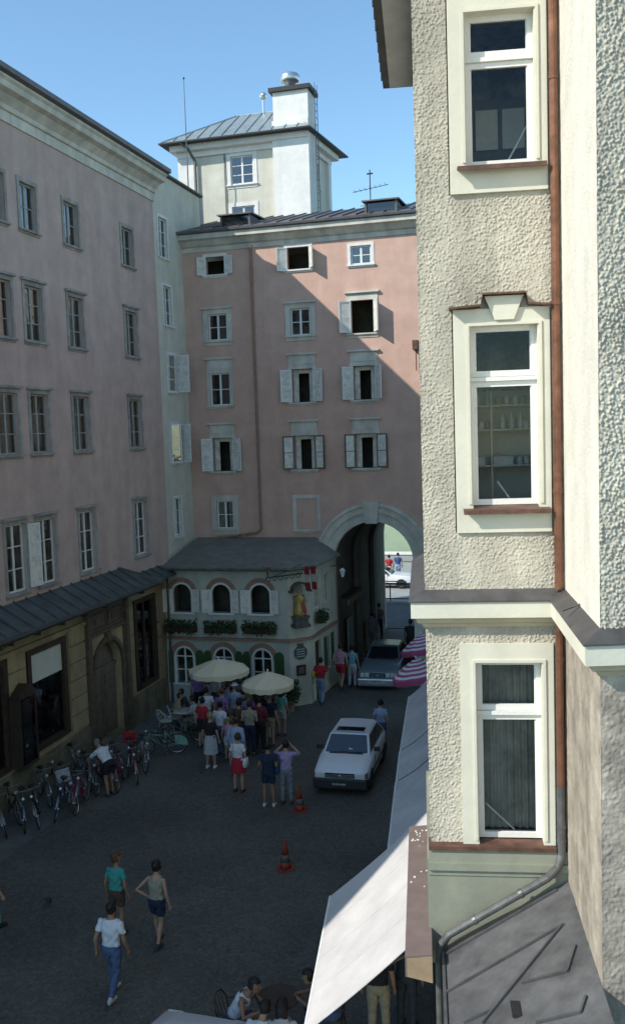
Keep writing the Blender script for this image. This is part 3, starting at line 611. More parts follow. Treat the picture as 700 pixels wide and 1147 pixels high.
for u in CU:
    for (c, d, r, up) in ((3.45,4.15,.38,True),(.75,1.75,.36,False)):
        mb = MB(TF); archring(mb,u,d,r+.07,.17,-.03,.028); mb.build('arch_band', M['pinkband'], cf)
        mb = MB(TF); archring(mb,u,d,r-.02,.07,-.015,.1); mb.box(u-r-.05,u-r+.02,-.015,.085,c,d); mb.box(u+r-.02,u+r+.05,-.015,.085,c,d); mb.box(u-r-.12,u+r+.12,-.07,.085,c-.07,c)
        if not up:
            mb.box(u-.03,u+.03,.06,.1,c,d+r-.03); mb.box(u-r,u+r,.065,.095,c+.48,c+.51); mb.box(u-r,u+r,.065,.095,d-.02,d+.02)
        f = mb.build('arched_window', M['wwhite'], cf)
        if not up:
            mb = MB(TF); mb.poly([(u-r,.09,c)]+[(p[0],.09,p[1]) for p in arc_pts(u-r,u+r,d,12)]+[(u+r,.09,c)]); mb.build('pane', M['glass'], f, fix=False)
    for s, side in ((-1,'L'),(1,'R')):
        casement(cf, u+s*.4, 3.46, 4.32, .34, 165, side, v=-.03, rows=2, Mx=TF)
    mb = MB(TF); rr = random.Random(int(-u*10))
    mb.box(u-.6,u+.6,-.34,-.1,2.75,2.95); f = mb.build('window_box', M['terra'], cf)
    def leaves(n, cx0, cx1, y0, y1, z0, z1, sz=.05, Mx=None):
        mb = MB(Mx)
        for _ in range(n):
            p = Vector((rr.uniform(cx0,cx1), rr.uniform(y0,y1), z0+(z1-z0)*rr.betavariate(2,1.7))); a = Vector((rr.gauss(0,1),rr.gauss(0,1),rr.gauss(0,1))).normalized(); b = a.cross(Vector((rr.gauss(0,1),rr.gauss(0,1),1))).normalized()
            s_ = sz*rr.uniform(.6,1.3); mb.quad(p-a*s_-b*s_*.5,p+a*s_-b*s_*.5,p+a*s_*.6+b*s_*.5,p-a*s_*.6+b*s_*.5)
        return mb
    leaves(520, u-.62,u+.62,-.48,-.08,2.66,3.22,.05,TF).build('foliage', M['leaf'], f, fix=False)
    leaves(36, u-.6,u+.6,-.5,-.2,2.75,3.2,.03,TF).build('flowers', M['flower'], f, fix=False)
for u0_, u1_ in ((-14.62,-14.42),(-13.52,-13.2),(-13.2,-12.88),(-11.96,-11.66),(-11.66,-11.36),(-10.44,-10.06)):
    mb = MB(TF); w_ = (u1_-u0_); pts = [(u0_+.01,-.05,.75),(u1_-.01,-.05,.75),(u1_-.01,-.05,1.85)]+[(u0_+w_/2+(w_/2-.01)*math.cos(q*math.pi/6),-.05,1.85+.18*math.sin(q*math.pi/6)) for q in range(1,6)]+[(u0_+.01,-.05,1.85)]
    mb.slab(pts,(0,.04,0)); q = .85
    while q < 1.8: mb.box(u0_+.04,u1_-.04,-.07,-.05,q,q+.03); q += .09
    mb.build('shutter', M['shut'], cf)
for (a,b,c,d) in ((.55,1.1,3.4,4.6),(1.7,2.25,3.4,4.6),(1.75,2.35,.8,2.1)):
    window(cf,(a+b)/2,(c+d)/2,b-a-.01,d-c-.01,3,2,.05,Mx=TS,curtain=2)
mb = MB(TS); mb.box(1.5,1.72,-.05,-.01,.8,2.15); mb.box(2.38,2.6,-.05,-.01,.8,2.15); mb.build('shutter', M['shut'], cf)
mb = MB(TS); mb.box(.5,1.15,.1,.14,0,2.2); dd = mb.build('door', M['wood'], cf); mb = MB(TS); mb.box(1.05,1.08,.04,.1,1.0,1.15); mb.build('handle', M['copper'], dd)
mb = MB(TS); mb.box(.5,1.15,-.3,-.08,2.9,3.08); f = mb.build('window_box', M['terra'], cf); leaves(260,.45,1.2,-.4,-.05,2.85,3.4,.05,TS).build('foliage', M['leaf'], f, fix=False)
for (z, w_, h_, m_, nm) in ((1.98,.5,.52,'zinc','wall_plaque'),(1.32,.36,.38,'black','menu_case')):
    mb = MB(TC); uu = LCh/2
    if nm == 'wall_plaque': mb.slab([(uu+.27*math.cos(q*math.pi/4+.39),-.05,z+.27*math.sin(q*math.pi/4+.39)) for q in range(8)],(0,.045,0)); mb.box(uu-.12,uu+.12,-.05,-.006,z+.255,z+.34)
    else: mb.box(uu-w_/2,uu+w_/2,-.06,-.005,z-h_/2,z+h_/2)
    f = mb.build(nm, M[m_], cf)
    mb = MB(TC)
    for q in range(4): mb.box(uu-w_*.32,uu+w_*.32,-.068 if nm == 'menu_case' else -.056,-.052 if nm != 'menu_case' else -.061,z-h_*.3+q*h_*.17,z-h_*.3+q*h_*.17+.03)
    mb.build('relief', M['stone'] if nm == 'wall_plaque' else M['pinkband'], f)
# painted shrine figure under a little hood in the corner niche
t = thing('shrine_figure', 'painted saint figure with gold robe under a dark hood on the café corner', 'statue', ((F1[0]+F2[0])/2+.03,(F1[1]+F2[1])/2-.06,2.95), math.atan2(.55,.65))
gold = mat('gilded_robe', (.50,.36,.10), .45, .2, 9, metal=.3); redr = mat('painted_red_robe', (.38,.05,.04), .6, .1, 9)
mb = MB(); mb.sm = True; mb.lathe([(.03,.38),(.2,.42),(.24,.5),(.2,.7),(.14,.9),(.17,1.02),(.15,1.12),(.06,1.2),(.05,1.24)],(0,-.06,0),14); mb.build('robe', gold, t)
mb = MB(); mb.sm = True; mb.lathe([(.14,.44),(.17,.6),(.12,.85),(.05,1.0)],(.06,-.12,0),12); mb.build('mantle', redr, t)
mb = MB(); mb.sm = True; mb.ball((0,-.08,1.3),(.075,.08,.1)); mb.ball((-.1,-.2,1.08),.05); mb.tube([(.14,-.08,1.08),(.2,-.2,.95),(.1,-.28,1.0)],[.04,.035,.03]); mb.build('head', M['skin'], t)
mb = MB(); mb.box(-.32,.32,-.3,.08,0,.12); mb.box(-.25,.25,-.24,.08,.12,.36); mb.box(-.3,.3,-.28,.08,.34,.42); mb.build('pedestal', M['zinc'], t)
mb = MB(); n = 10
for i in range(n):
    a0 = math.pi*i/n; a1 = math.pi*(i+1)/n; mb.slab([(-.3*math.cos(a0),-.3,1.36+.26*math.sin(a0)),(-.3*math.cos(a1),-.3,1.36+.26*math.sin(a1)),(-.34*math.cos(a1),-.3,1.36+.31*math.sin(a1)),(-.34*math.cos(a0),-.3,1.36+.31*math.sin(a0))],(0,.3,0))
mb.box(-.42,-.3,-.3,0,1.3,1.36); mb.box(.3,.42,-.3,0,1.3,1.36); mb.build('hood', M['metalroof'], t)
# wrought iron hanging sign
t = thing('iron_sign', 'ornate wrought iron hanging sign with small figure on the café corner', 'sign', (F1[0]+.25,32.1,4.95))
mb = MB(); mb.tube([(.35,.1,0),(-.8,-.75,-.05)], .02); mb.tube([(.35,.1,.35),(-.5,-.55,0)], .012)
for q in range(6):
    c = Vector((.2,0,-.06)).lerp(Vector((-.7,-.68,-.1)), q/5); mb.torus(c,.075,.014,'y',12,5)
mb.build('bracket', M['black'], t)
mb = MB(); mb.sm = True; mb.ball((-.72,-.68,.16),(.05,.05,.12)); mb.ball((-.72,-.68,.31),.045); mb.tube([(-.72,-.68,.2),(-.6,-.6,.34)],.018); mb.tube([(-.72,-.68,.2),(-.86,-.78,.36)],.018); mb.tube([(-.72,-.68,.08),(-.72,-.68,-.04)],.03); mb.build('figure', M['copperd'], t)
fred = cmat('flag_red', (.28,.02,.03)); fwh = cmat('flag_white', (.45,.45,.43))
for q, (x, lab) in enumerate(((-9.12,'left of two red-white-red flags hanging limp above the café corner'),(-8.92,'right of two red-white-red flags hanging limp above the café corner'))):
    t = thing('flag', lab, 'flag', (x,32.3+.15*q,4.35), 0, 'flags on the café corner')
    mb = MB(); mb.tube([(-.05,.5,1.0),(0,-.1,1.15)],.014); mb.build('pole', M['wood'], t)
    for i, (z0,z1,mm) in enumerate(((.75,1.1,fred),(.4,.75,fwh),(.05,.4,fred))):
        mb = MB()
        for j in range(8):
            f0 = lambda jj, z: (-.11+.03*jj+.05*(1.1-z), -.1+.035*math.sin(jj*1.9+z*3), z)
            mb.quad(f0(j,z0),f0(j+1,z0),f0(j+1,z1),f0(j,z1))
        mb.build('stripe', mm, t, fix=False)
    t.scale = (.8,.8,.8); t.location.z = 4.3
t = thing('wall_lantern', 'small lantern on an iron arm where the café meets the arch', 'lantern', (-8.93,35.0,4.55))
mb = MB(); mb.tube([(0,0,.25),(.5,-.1,.35),(.5,-.1,.2)],.018); mb.build('arm', M['black'], t)
mb = MB(); mb.lathe([(.05,-.15),(.11,.1),(.12,.12),(.02,.2)],(.5,-.1,0),8); mb.build('lamp', M['lamp'], t)

# ============================================================ RIGHT HOUSE (rough render, near)
rh = thing('stucco_house', 'tall cream house with rough pebbled render and stepped bay on the right', 'building', (0,0,0), math.atan2(.148,.989))
def rough(name, O, du, L, z0, z1, step, amp, m, par, holes=(), freq=26.0, fine=.35, nrm=None, pebble=False):
    """a wall sheet whose render is real relief"""
    O = Vector(O); du = Vector(du).normalized(); n_ = Vector((du.y,-du.x,0)) if nrm is None else Vector(nrm)
    nu = max(1, int(L/step)); nz = max(1, int((z1-z0)/step)); vs_ = []; off = random.random()*50
    for j in range(nz+1):
        z = z0+(z1-z0)*j/nz
        for i in range(nu+1):
            p = O+du*(L*i/nu); q = Vector((p.x+p.y*.7+off, z, p.y*.3))
            if pebble:
                dd_, pp_ = noise.voronoi(q*(freq*.78)+Vector((0,0,1))*noise.noise(q*freq)*.35); hs_ = .35+.65*abs(math.sin(pp_[0].x*12.9+pp_[0].z*78.2)); h = (max(0,1-(dd_[0]/.62)**2)*hs_-.30+.35*noise.noise(q*freq*1.9))*(1+.5*noise.noise(q*1.6))+.1*noise.noise(q*5)
            else: h = noise.noise(q*freq)+fine*noise.noise(q*freq*2.3)+.25*noise.noise(q*5)
            h = max(-.5, min(.65, h*1.15)); h = h if h > 0 else h*.7
            vs_.append((*(p+n_*(amp*h))[:2], z))
    fs = []
    for j in range(nz):
        zc = z0+(z1-z0)*(j+.5)/nz
        for i in range(nu):
            uc = L*(i+.5)/nu
            if any(a < uc < b and c < zc < d for a,b,c,d in holes): continue
            a = j*(nu+1)+i; fs.append((a,a+1,a+nu+2,a+nu+1))
    me = bpy.data.meshes.new(name); me.from_pydata(vs_, [], fs); me.materials.append(m); me.polygons.foreach_set('use_smooth', [True]*len(fs)); me.update()
    o = bpy.data.objects.new(name, me); COL.objects.link(o); o.parent = par; return o
m_st = mat('rough_render', (.60,.55,.44), .95, .2, .9, .25, 60, streak=.22)
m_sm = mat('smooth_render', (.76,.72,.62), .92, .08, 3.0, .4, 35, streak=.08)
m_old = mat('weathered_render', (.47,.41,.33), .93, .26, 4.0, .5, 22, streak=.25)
m_trim = mat('cream_trim_paint', (.69,.665,.54), .75, .05, 3.0, .12, 20, streak=.08)
m_tr2 = mat('beige_moulding', (.56,.49,.33), .8, .08, 3.0)
m_flash = mat('dark_flashing', (.12,.115,.115), .5, .2, 5.0, metal=.35)
SWX = 1.43; D1 = 9.9; D3 = 7.9; ZT = 17.4
HO = [(.34,1.31,12.36,15.2),(.34,1.31,8.9,11.2)]
rough('rough_wall', (-.01,D1,0), (1,0,0), SWX+.01, 8.28, 15.6, .0075, .0115, m_st, rh, HO, freq=50, fine=.5, pebble=True)
rough('rough_wall', (-.01,D1,0), (1,0,0), SWX+.01, 5.45, 7.95, .0075, .012, m_st, rh, [(.36,1.31,5.4,7.72)], freq=46, fine=.5, pebble=True)
rough('smooth_side_wall', (SWX,D1,0), (0,-1,0), D1-D3, 8.25, ZT, .02, .003, m_sm, rh, freq=24)
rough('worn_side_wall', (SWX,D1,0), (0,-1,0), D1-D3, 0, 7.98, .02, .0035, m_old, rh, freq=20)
d3 = Vector((math.cos(R(7)), math.sin(R(7)), 0))
rough('near_rough_wall', (SWX,D3,0), d3, .9, 8.2, 15, .0085, .019, m_st, rh, freq=44, fine=.5, pebble=True)
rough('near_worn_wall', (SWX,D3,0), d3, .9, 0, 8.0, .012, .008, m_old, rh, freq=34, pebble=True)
mb = MB(); p = Vector((SWX,D3,0))+d3*.9; q = Vector((SWX,D3,0))+d3*6
mb.quad((p.x,p.y,0),(q.x,q.y,0),(q.x,q.y,ZT),(p.x,p.y,ZT)); mb.quad((q.x,q.y,0),(q.x,21,0),(q.x,21,ZT),(q.x,q.y,ZT)); mb.quad((0,21,0),(q.x,21,0),(q.x,21,ZT),(0,21,ZT))
mb.quad((-.01,D1,15.6),(SWX,D1,15.6),(SWX,D1,ZT),(-.01,D1,ZT)); p = Vector((SWX,D3,0)); mb.quad((p.x,p.y,15),(q.x,q.y,15),(q.x,q.y,ZT),(p.x,p.y,ZT))
mb.quad((-.01,D1,ZT),(SWX,D1,ZT),(SWX,D3,ZT),(q.x,q.y,ZT)) ; mb.quad((-.01,D1,15.6),(SWX,D1,15.6),(SWX,D1,ZT),(-.01,D1,ZT)); p = Vector((SWX,D3,0)); mb.quad((p.x,p.y,15),(q.x,q.y,15),(q.x,q.y,ZT),(p.x,p.y,ZT))
mb.quad((-.01,D1,ZT),(q.x,q.y,ZT),(q.x,21,ZT),(0,21,ZT))
mb.build('rear_wall', m_st, rh)
TW = Matrix(((0,-1,0,0),(-1,0,0,21.0),(0,0,1,0),(0,0,0,1)))       # street wall: x runs from the far end towards the camera
TW = Matrix(((0,1,0,0),(-1,0,0,21.0),(0,0,1,0),(0,0,0,1)))
so_ = [(a,a+.9,z,z+1.8,0) for a in (1.2,3.6,6.0,8.4) for z in (5.7,9.2,12.7)]
mb = MB(TW); wall(mb, 0, 21-D1, 0, ZT, so_, .15); mb.build('street_wall', m_st, rh)
for (a,b,c,d,_) in so_: window(rh,(a+b)/2,(c+d)/2,b-a-.01,d-c-.01,2,2,.05,Mx=TW)
mb = MB(); mb.box(.02,.06,D1+.05,20.9,0,ZT) if False else mb.box(.35,.4,D1+2.3,20.9,.1,17.2); mb.build('street_interior', M['dark'], rh)
# eave seen from below
mb = MB(); mb.box(-.52,-.005,5.0,20.9,17.3,17.42); mb.build('eave_soffit', M['white'], rh)
mb = MB(); mb.box(-.66,-.5,4.9,20.95,17.32,17.62); mb.slab([(-.66,4.9,17.62),(-.66,21,17.62),(4.5,21,19.6),(4.5,4.9,19.6)],(0,0,.05)); mb.build('roof', M['metalroof'], rh)
mb = MB(); q = 5.0
while q < 20.8: mb.box(-.69,-.655,q,q+.05,17.34,17.6); q += .5
mb.build('gutter_joints', M['black'], rh)
# string course along the three wall faces
def course(prof, m_, nm):
    P2 = [(-.0-0,D1),(SWX,D1),(SWX,D3),(SWX+d3.x*3,D3+d3.y*3)]
    mb = MB(); rings = []
    d3n = Vector((d3.y,-d3.x,0))
    base = [Vector((-.01,D1+3,0)), Vector((-.01,D1,0)), Vector((SWX,D1,0)), Vector((SWX,D3,0)), Vector((SWX+d3.x*3,D3+d3.y*3,0))]
    mit = [Vector((-1,0,0)), Vector((-1,-1,0)), Vector((-1,-1,0)), Vector((-1,-(1+math.sin(R(7)))/math.cos(R(7)),0)), d3n]
    for b_, m_v in zip(base, mit): rings.append([b_+m_v*o_+Vector((0,0,z_)) for o_, z_ in prof])
    mb.loft(rings); return mb.build(nm, m_, rh)
course([(-.02,8.02),(.15,8.02),(.15,8.185),(-.02,8.185)], m_trim, 'course_fascia')
course([(-.02,8.19),(.168,8.19),(.168,8.205),(0.0,8.30),(-.02,8.30)], m_flash, 'course_flashing')
course([(-.02,7.90),(.02,7.90),(.04,7.94),(.085,7.96),(.10,8.015),(-.02,8.015)], m_tr2, 'course_moulding')
mb = MB(); mb.slab([(1.24,8.7,8.285),(1.445,8.9,8.31),(1.445,8.93,8.31),(1.24,8.73,8.285)],(0,0,.012)); mb.build('flashing_seam', m_flash, rh)
# the three near windows
def bigwin(zs, top, low, keyed, sillfull):
    ub0, ub1 = .34, 1.31; a, b = .50, 1.20
    zb, zt = zs                                               # opening bottom / top
    mb = MB()
    mb.box(ub0,a,9.865,9.96,low,top); mb.box(b,ub1,9.865,9.96,low,top); mb.box(a,b,9.865,9.96,zt,top); mb.box(a,b,9.865,9.96,low,zb-.05)
    mb.box(a-.03,a,9.85,9.865,zb,zt+.03); mb.box(b,b+.03,9.85,9.865,zb,zt+.03); mb.box(a,b,9.85,9.865,zt,zt+.03)
    mb.box(a,a+.012,9.865,10.12,zb-.05,zt); mb.box(b-.012,b,9.865,10.12,zb-.05,zt); mb.box(a,b,9.96,10.12,zt,zt+.02)
    s = mb.build('window_surround', m_trim, rh)
    if keyed:
        mb = MB(); mb.slab([(.66,9.83,top+.12),(1.05,9.83,top+.12),(.95,9.83,zt+.05),(.76,9.83,zt+.05)],(0,.034,0)); mb.build('keystone', m_trim, s)
        mb = MB()
        P = [(.30,top),(.62,top+.02),(.64,top+.13),(1.07,top+.13),(1.09,top+.02),(1.31,top+.0)]
        for i in range(5): mb.slab([(P[i][0],9.76,P[i][1]),(P[i+1][0],9.76,P[i+1][1]),(P[i+1][0],9.76,P[i+1][1]+.018),(P[i][0],9.76,P[i][1]+.018)],(0,.14,0))
        mb.build('hood_flashing', M['copperd'], s)
    mb = MB()
    if sillfull: mb.slab([(-.03,9.815,zb-.07),(1.31,9.815,zb-.07),(1.31,9.98,zb-.045),(-.03,9.98,zb-.045)],(0,0,.015)); mb.box(-.03,1.31,9.805,9.82,zb-.10,zb-.055)
    else: mb.slab([(.41,9.76,zb-.08),(1.29,9.76,zb-.08),(1.29,10.0,zb-.04),(.41,10.0,zb-.04)],(0,0,.018)); mb.box(.41,1.29,9.75,9.765,zb-.1,zb-.055)
    mb.build('sill', M['copperd'], s)
    tr = zb+(zt-zb)*.70; f_ = .065
    mb = MB(); v = 9.985
    for z0, z1 in ((zb-.02,tr-.015),(tr+.035,zt)):
        mb.box(a+.012,a+f_,v,v+.06,z0,z1); mb.box(b-f_,b-.012,v,v+.06,z0,z1); mb.box(a+f_,b-f_,v,v+.06,z0,z0+.06); mb.box(a+f_,b-f_,v,v+.06,z1-.055,z1)
        for (x0,x1) in ((a+f_,a+f_+.012),(b-f_-.012,b-f_)): mb.box(x0,x1,v+.015,v+.05,z0+.06,z1-.055)
    mb.box(a+.012,b-.012,v-.03,v+.05,tr-.012,tr+.03)
    f = mb.build('window', mat('old_white_window_paint_%d' % int(zb*10), (.72,.71,.66), .5, .1, 12, .2, 40, dark=(.42,.36,.27), edge=(.22,.36)), rh)
    for z0, z1 in ((zb+.04,tr-.07),(tr+.095,zt-.055)):
        mb = MB(); mb.quad((a+f_,v+.03,z0),(b-f_,v+.03,z0),(b-f_,v+.03,z1),(a+f_,v+.03,z1)); mb.build('pane', M['glassn'], f, fix=False)
    mb = MB(); mb.tube([(a+.1 if sillfull else a+.28,v+.1,zb+.32 if sillfull else zb+.22),(b-.3,v+.07,zb+.04)] if (sillfull or keyed) else [(b-.26,v+.07,zb+.05),(b-.05,v+.1,zb+.42)], .010)
    mb.build('stay_rod', M['wwhite'], f)
    mb = MB(); mb.box(a,b,10.12,10.13,zb-.06,zb-.05)
    mb.quad((-.0+.02,11.6,zb-.6),(1.4,11.6,zb-.6),(1.4,11.6,zt+.3),(.02,11.6,zt+.3)); mb.quad((.02,10.13,zb-.6),(.02,11.6,zb-.6),(.02,11.6,zt+.3),(.02,10.13,zt+.3)); mb.quad((1.4,10.13,zb-.6),(1.4,11.6,zb-.6),(1.4,11.6,zt+.3),(1.4,10.13,zt+.3))
    mb.quad((.02,10.13,zb-.6),(1.4,10.13,zb-.6),(1.4,11.6,zb-.6),(.02,11.6,zb-.6)); mb.quad((.02,10.13,zt+.3),(1.4,10.13,zt+.3),(1.4,11.6,zt+.3),(.02,11.6,zt+.3))
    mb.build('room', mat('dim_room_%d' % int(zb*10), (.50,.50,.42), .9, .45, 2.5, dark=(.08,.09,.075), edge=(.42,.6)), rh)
    return f
bigwin((12.66,14.12), 14.6, 12.36, False, False)
f2 = bigwin((9.20,11.03), 11.2, 8.9, True, False)
f3 = bigwin((5.58,7.52), 7.72, 5.5, False, True)
mb = MB()
for i in range(40):
    x0 = .54+.62*i/40; x1 = .54+.62*(i+1)/40
    mb.quad((x0,10.16+.02*math.sin(i*1.3),5.6),(x1,10.16+.02*math.sin((i+1)*1.3),5.6),(x1,10.16+.02*math.sin((i+1)*1.3),7.5),(x0,10.16+.02*math.sin(i*1.3),7.5))
cm_ = glassmat('thin_net_curtain', clear=.35); 
mb.build('curtain', mat('grey_net_curtain', (.34,.33,.29), .95, .3, 3), f3, fix=False)
# shelves in the middle window's room
mb = MB()
for z in (9.55,9.95,10.22): mb.box(.5,1.3,10.7,10.95,z,z+.02)
for u in (.76,): mb.box(u,u+.02,10.68,10.70,9.1,10.4)
mb.box(.5,1.3,10.95,10.97,9.1,10.4); mb.build('shelf', M['grey'], f2)
def w_r(u, d, z): return rh.matrix_basis @ Vector((u,d,z)) if False else Matrix.Rotation(math.atan2(.148,.989),4,'Z') @ Vector((u,d,z))
clear_b = mat('pale_bottle', (.55,.57,.55), .25, .2, 9)
sp_ = [('bottle',.62,10.24,'slim pale bottle standing at the left end of the top shelf in the middle window'),('bottle',.74,10.24,'pale bottle second from the left on the top shelf in the middle window'),
       ('bottle',.9,9.97,'pale bottle on the left of the middle shelf behind the middle window'),('bottle',1.0,9.97,'pale bottle in the centre of the middle shelf behind the middle window'),('bottle',1.1,9.97,'pale bottle on the right of the middle shelf behind the middle window')]
for nm, u, z, lab in sp_:
    mb = MB(); mb.sm = True; P_ = w_r(u,10.78,z); mb.lathe([(.03,0),(.034,.02),(.034,.1),(.014,.14),(.014,.18),(.002,.182)],(0,0,0),10); o = mb.build('bottle', clear_b); o.location = P_; tag(o, lab, 'bottle', 'bottles on the shelves behind the middle window')
for i_, (u, z, c) in enumerate(((.58,9.97,'w'),(.66,9.97,'w'),(.74,9.97,'d'),(1.16,9.97,'w'),(.86,10.24,'d'),(.95,10.24,'w'),(1.04,10.24,'w'),(1.12,10.24,'d'),(.84,9.57,'d'),(1.08,9.57,'w'),(1.16,9.57,'w'))):
    mb = MB(); mb.sm = True; mb.lathe([(.028,0),(.036,.012),(.038,.07),(.03,.085),(.03,.09),(.001,.095)],n=10); o = mb.build('jar', clear_b if c == 'w' else M['ochre']); o.location = w_r(u,10.74+.02*(i_%3),z)
    tag(o, ('pale' if c == 'w' else 'brown')+' storage jar on the '+{9.97:'middle',10.24:'top',9.57:'lowest'}[z]+' shelf in the middle window, '+['first','second','third','fourth','second','third','fourth','fifth','second','third','fourth'][i_]+' along', 'jar', 'jars on the shelves behind the middle window')
for u, z, w_, lab in ((.62,9.57,.16,'pale carton on the lowest shelf at the left of the middle window'),(.9,9.57,.22,'flat pale carton at the centre of the lowest shelf in the middle window')):
    mb = MB(); mb.box(-w_/2,w_/2,-.06,.06,0,.09); mb.box(-w_/2-.004,w_/2+.004,-.064,.064,.075,.094); o = mb.build('carton', mat('pale_carton', (.6,.6,.55), .8, .1, 5)); o.location = w_r(u,10.8,z); o.rotation_euler.z = .15; tag(o, lab, 'box', 'cartons on the shelf')
t = thing('cabinet', 'dark cabinet with two pale doors inside the upper right window', 'cabinet', w_r(.93,10.9,12.5), math.atan2(.148,.989))
mb = MB(); mb.box(-.3,.3,-.02,.3,0,1.1); mb.build('body', M['wood2'], t)
for s in (-1,1):
    mb = MB(); mb.box(s*.145-.12,s*.145+.12,-.05,-.02,.55,.98); mb.box(s*.145-.07,s*.145+.07,-.056,-.05,.62,.92); mb.build('door', mat('cabinet_door_paint', (.72,.68,.56), .7, .1, 5), t)
# downpipe in the corner
mb = MB(); mb.tube([(1.365,9.82,ZT),(1.365,9.82,8.3)],.042,12)
for z in (15.5,13.4,11.2,9.3): mb.tube([(1.365,9.82,z),(1.365,9.82,z+.04)],.05,12)
mb.build('upper_downpipe', M['copper'], rh)
mb = MB(); mb.tube([(1.365,9.82,8.02),(1.365,9.82,6.15)],.04,12); mb.tube([(1.365,9.82,7.55),(1.365,9.82,7.58)],.047,12); mb.build('lower_downpipe', M['copper'], rh)
mb = MB(); mb.tube([(1.365,9.82,6.2),(1.365,9.82,5.45),(1.32,9.78,5.33),(1.2,9.72,5.24),(.16,9.66,4.62),(.07,9.66,4.5),(.05,9.66,4.3),(.05,9.66,0)],.043,12)
for a_ in ((1.365,9.82,5.75),(1.365,9.82,5.6)): mb.tube([a_,(a_[0],a_[1],a_[2]+.03)],.05,12)
for f_ in (.25,.72): 
    p = Vector((1.2,9.72,5.24)).lerp(Vector((.16,9.66,4.62)), f_); q_ = Vector((1.2,9.72,5.24)).lerp(Vector((.16,9.66,4.62)), f_+.03); mb.tube([p,q_],.05,12)
mb.build('grey_downpipe', M['zinc'], rh)
mb = MB(); mb.box(1.405,1.42,9.86,9.875,5.4,8.0); mb.build('cable', M['black'], rh)
# green boarding under window three and the side roof
mb = MB(); mb.box(-.03,SWX,9.83,9.9,4.2,5.47); mb.box(-.04,SWX,9.8,9.83,5.26,5.34); mb.box(-.05,.0,9.84,12.5,4.2,5.36); mb.box(-.04,1.3,9.818,9.83,5.2,5.22); mb.build('green_panel', M['green'], rh)
RA, RB, ZA, ZB = 1.43, .10, 5.17, 4.42
def rz_(u): return ZB+(ZA-ZB)*(u-RB)/(RA-RB)
mb = MB(); mb.slab([(RB,9.8,ZB),(RA-.002,9.8,ZA),(RA-.002,5.2,ZA),(RB,5.2,ZB)],(0,0,-.05)); lr = mb.build('side_roof', M['metalnear'], rh)
mb = MB(); mb.box(RB-.02,RB+.01,5.2,9.8,ZB-.03,ZB+.03); mb.build('roof_edge', M['zinc'], lr)
def rseam(a, b, h=.026, w_=.022, m_='seam', nm='roof_seam'):
    mb = MB(); A_ = Vector((a[0],a[1],rz_(a[0])+.001)); B_ = Vector((b[0],b[1],rz_(b[0])+.001)); d = (B_-A_).normalized(); s = d.cross(Vector((-.49,0,.87))).normalized()*w_/2
    mb.slab([A_-s,A_+s,B_+s,B_-s],(-.49*h,0,.87*h)); return mb.build(nm, M[m_], lr)
Ri = Matrix.Rotation(-math.atan2(.148,.989),4,'Z')
def onroof(x, y):
    n_ = Matrix.Rotation(math.atan2(.148,.989),4,'Z') @ Vector((-(ZA-ZB),0,RA-RB)); P0 = w_r(RB,9,ZB); p = Ri @ hit(x,y,n_,n_.dot(P0)); return (max(RB+.01,min(RA-.02,p.x)),p.y)
for a_, b_ in (((624,998),(500,1070)),((632,1036),(500,1113)),((631,1036),(541,1147)),((645,1060),(636,1089)),((552,1132),(520,1147))): rseam(onroof(*a_), onroof(*b_))
rseam(onroof(636,1089), onroof(585,1102)); rseam(onroof(657,1117), onroof(651,1135)); rseam(onroof(651,1135), onroof(601,1147))
p = onroof(578,1128); mb = MB(); z = rz_(p[0]); mb.box(p[0]-.05,p[0]+.03,p[1]-.16,p[1]+.05,z,z+.03); mb.build('roof_slot', M['black'], lr)
mb = MB(); mb.box(RB-.02,RB+.02,5.2,9.75,0,4.3); mb.build('side_shop_wall', M['black'], rh)
# lower neighbouring house further along the right side
nh = thing('right_neighbour_house', 'plain cream house further down the right side of the street', 'building', w_r(.15,0,0), math.atan2(.148,.989))
mb = MB(TW @ Matrix.Translation((-10.5,0,0))); so2 = [(a,a+.9,z,z+1.6,0) for a in (1.2,3.9,6.6) for z in (4.6,7.8,11.0)]; wall(mb, 0, 10.4, 0, 14.5, so2, .15); mb.M = None
mb.quad((0,21.1,0),(8,21.1,0),(8,21.1,14.5),(0,21.1,14.5)); mb.quad((0,31.5,0),(8,31.5,0),(8,31.5,14.5),(0,31.5,14.5)); mb.quad((0,21.1,14.5),(8,21.1,14.5),(8,31.5,14.5),(0,31.5,14.5)); mb.build('wall', M['cream'], nh)
for (a,b,c,d,_) in so2: window(nh,(a+b)/2,(c+d)/2,b-a-.01,d-c-.01,2,2,.05,Mx=TW @ Matrix.Translation((-10.5,0,0)))
mb = MB(); mb.box(.05,8.3,21.05,31.6,14.5,14.7); mb.build('roof', M['metalroof'], nh); mb = MB(); mb.box(.3,.35,21.3,31.3,.2,14.3); mb.build('interior', M['dark'], nh)

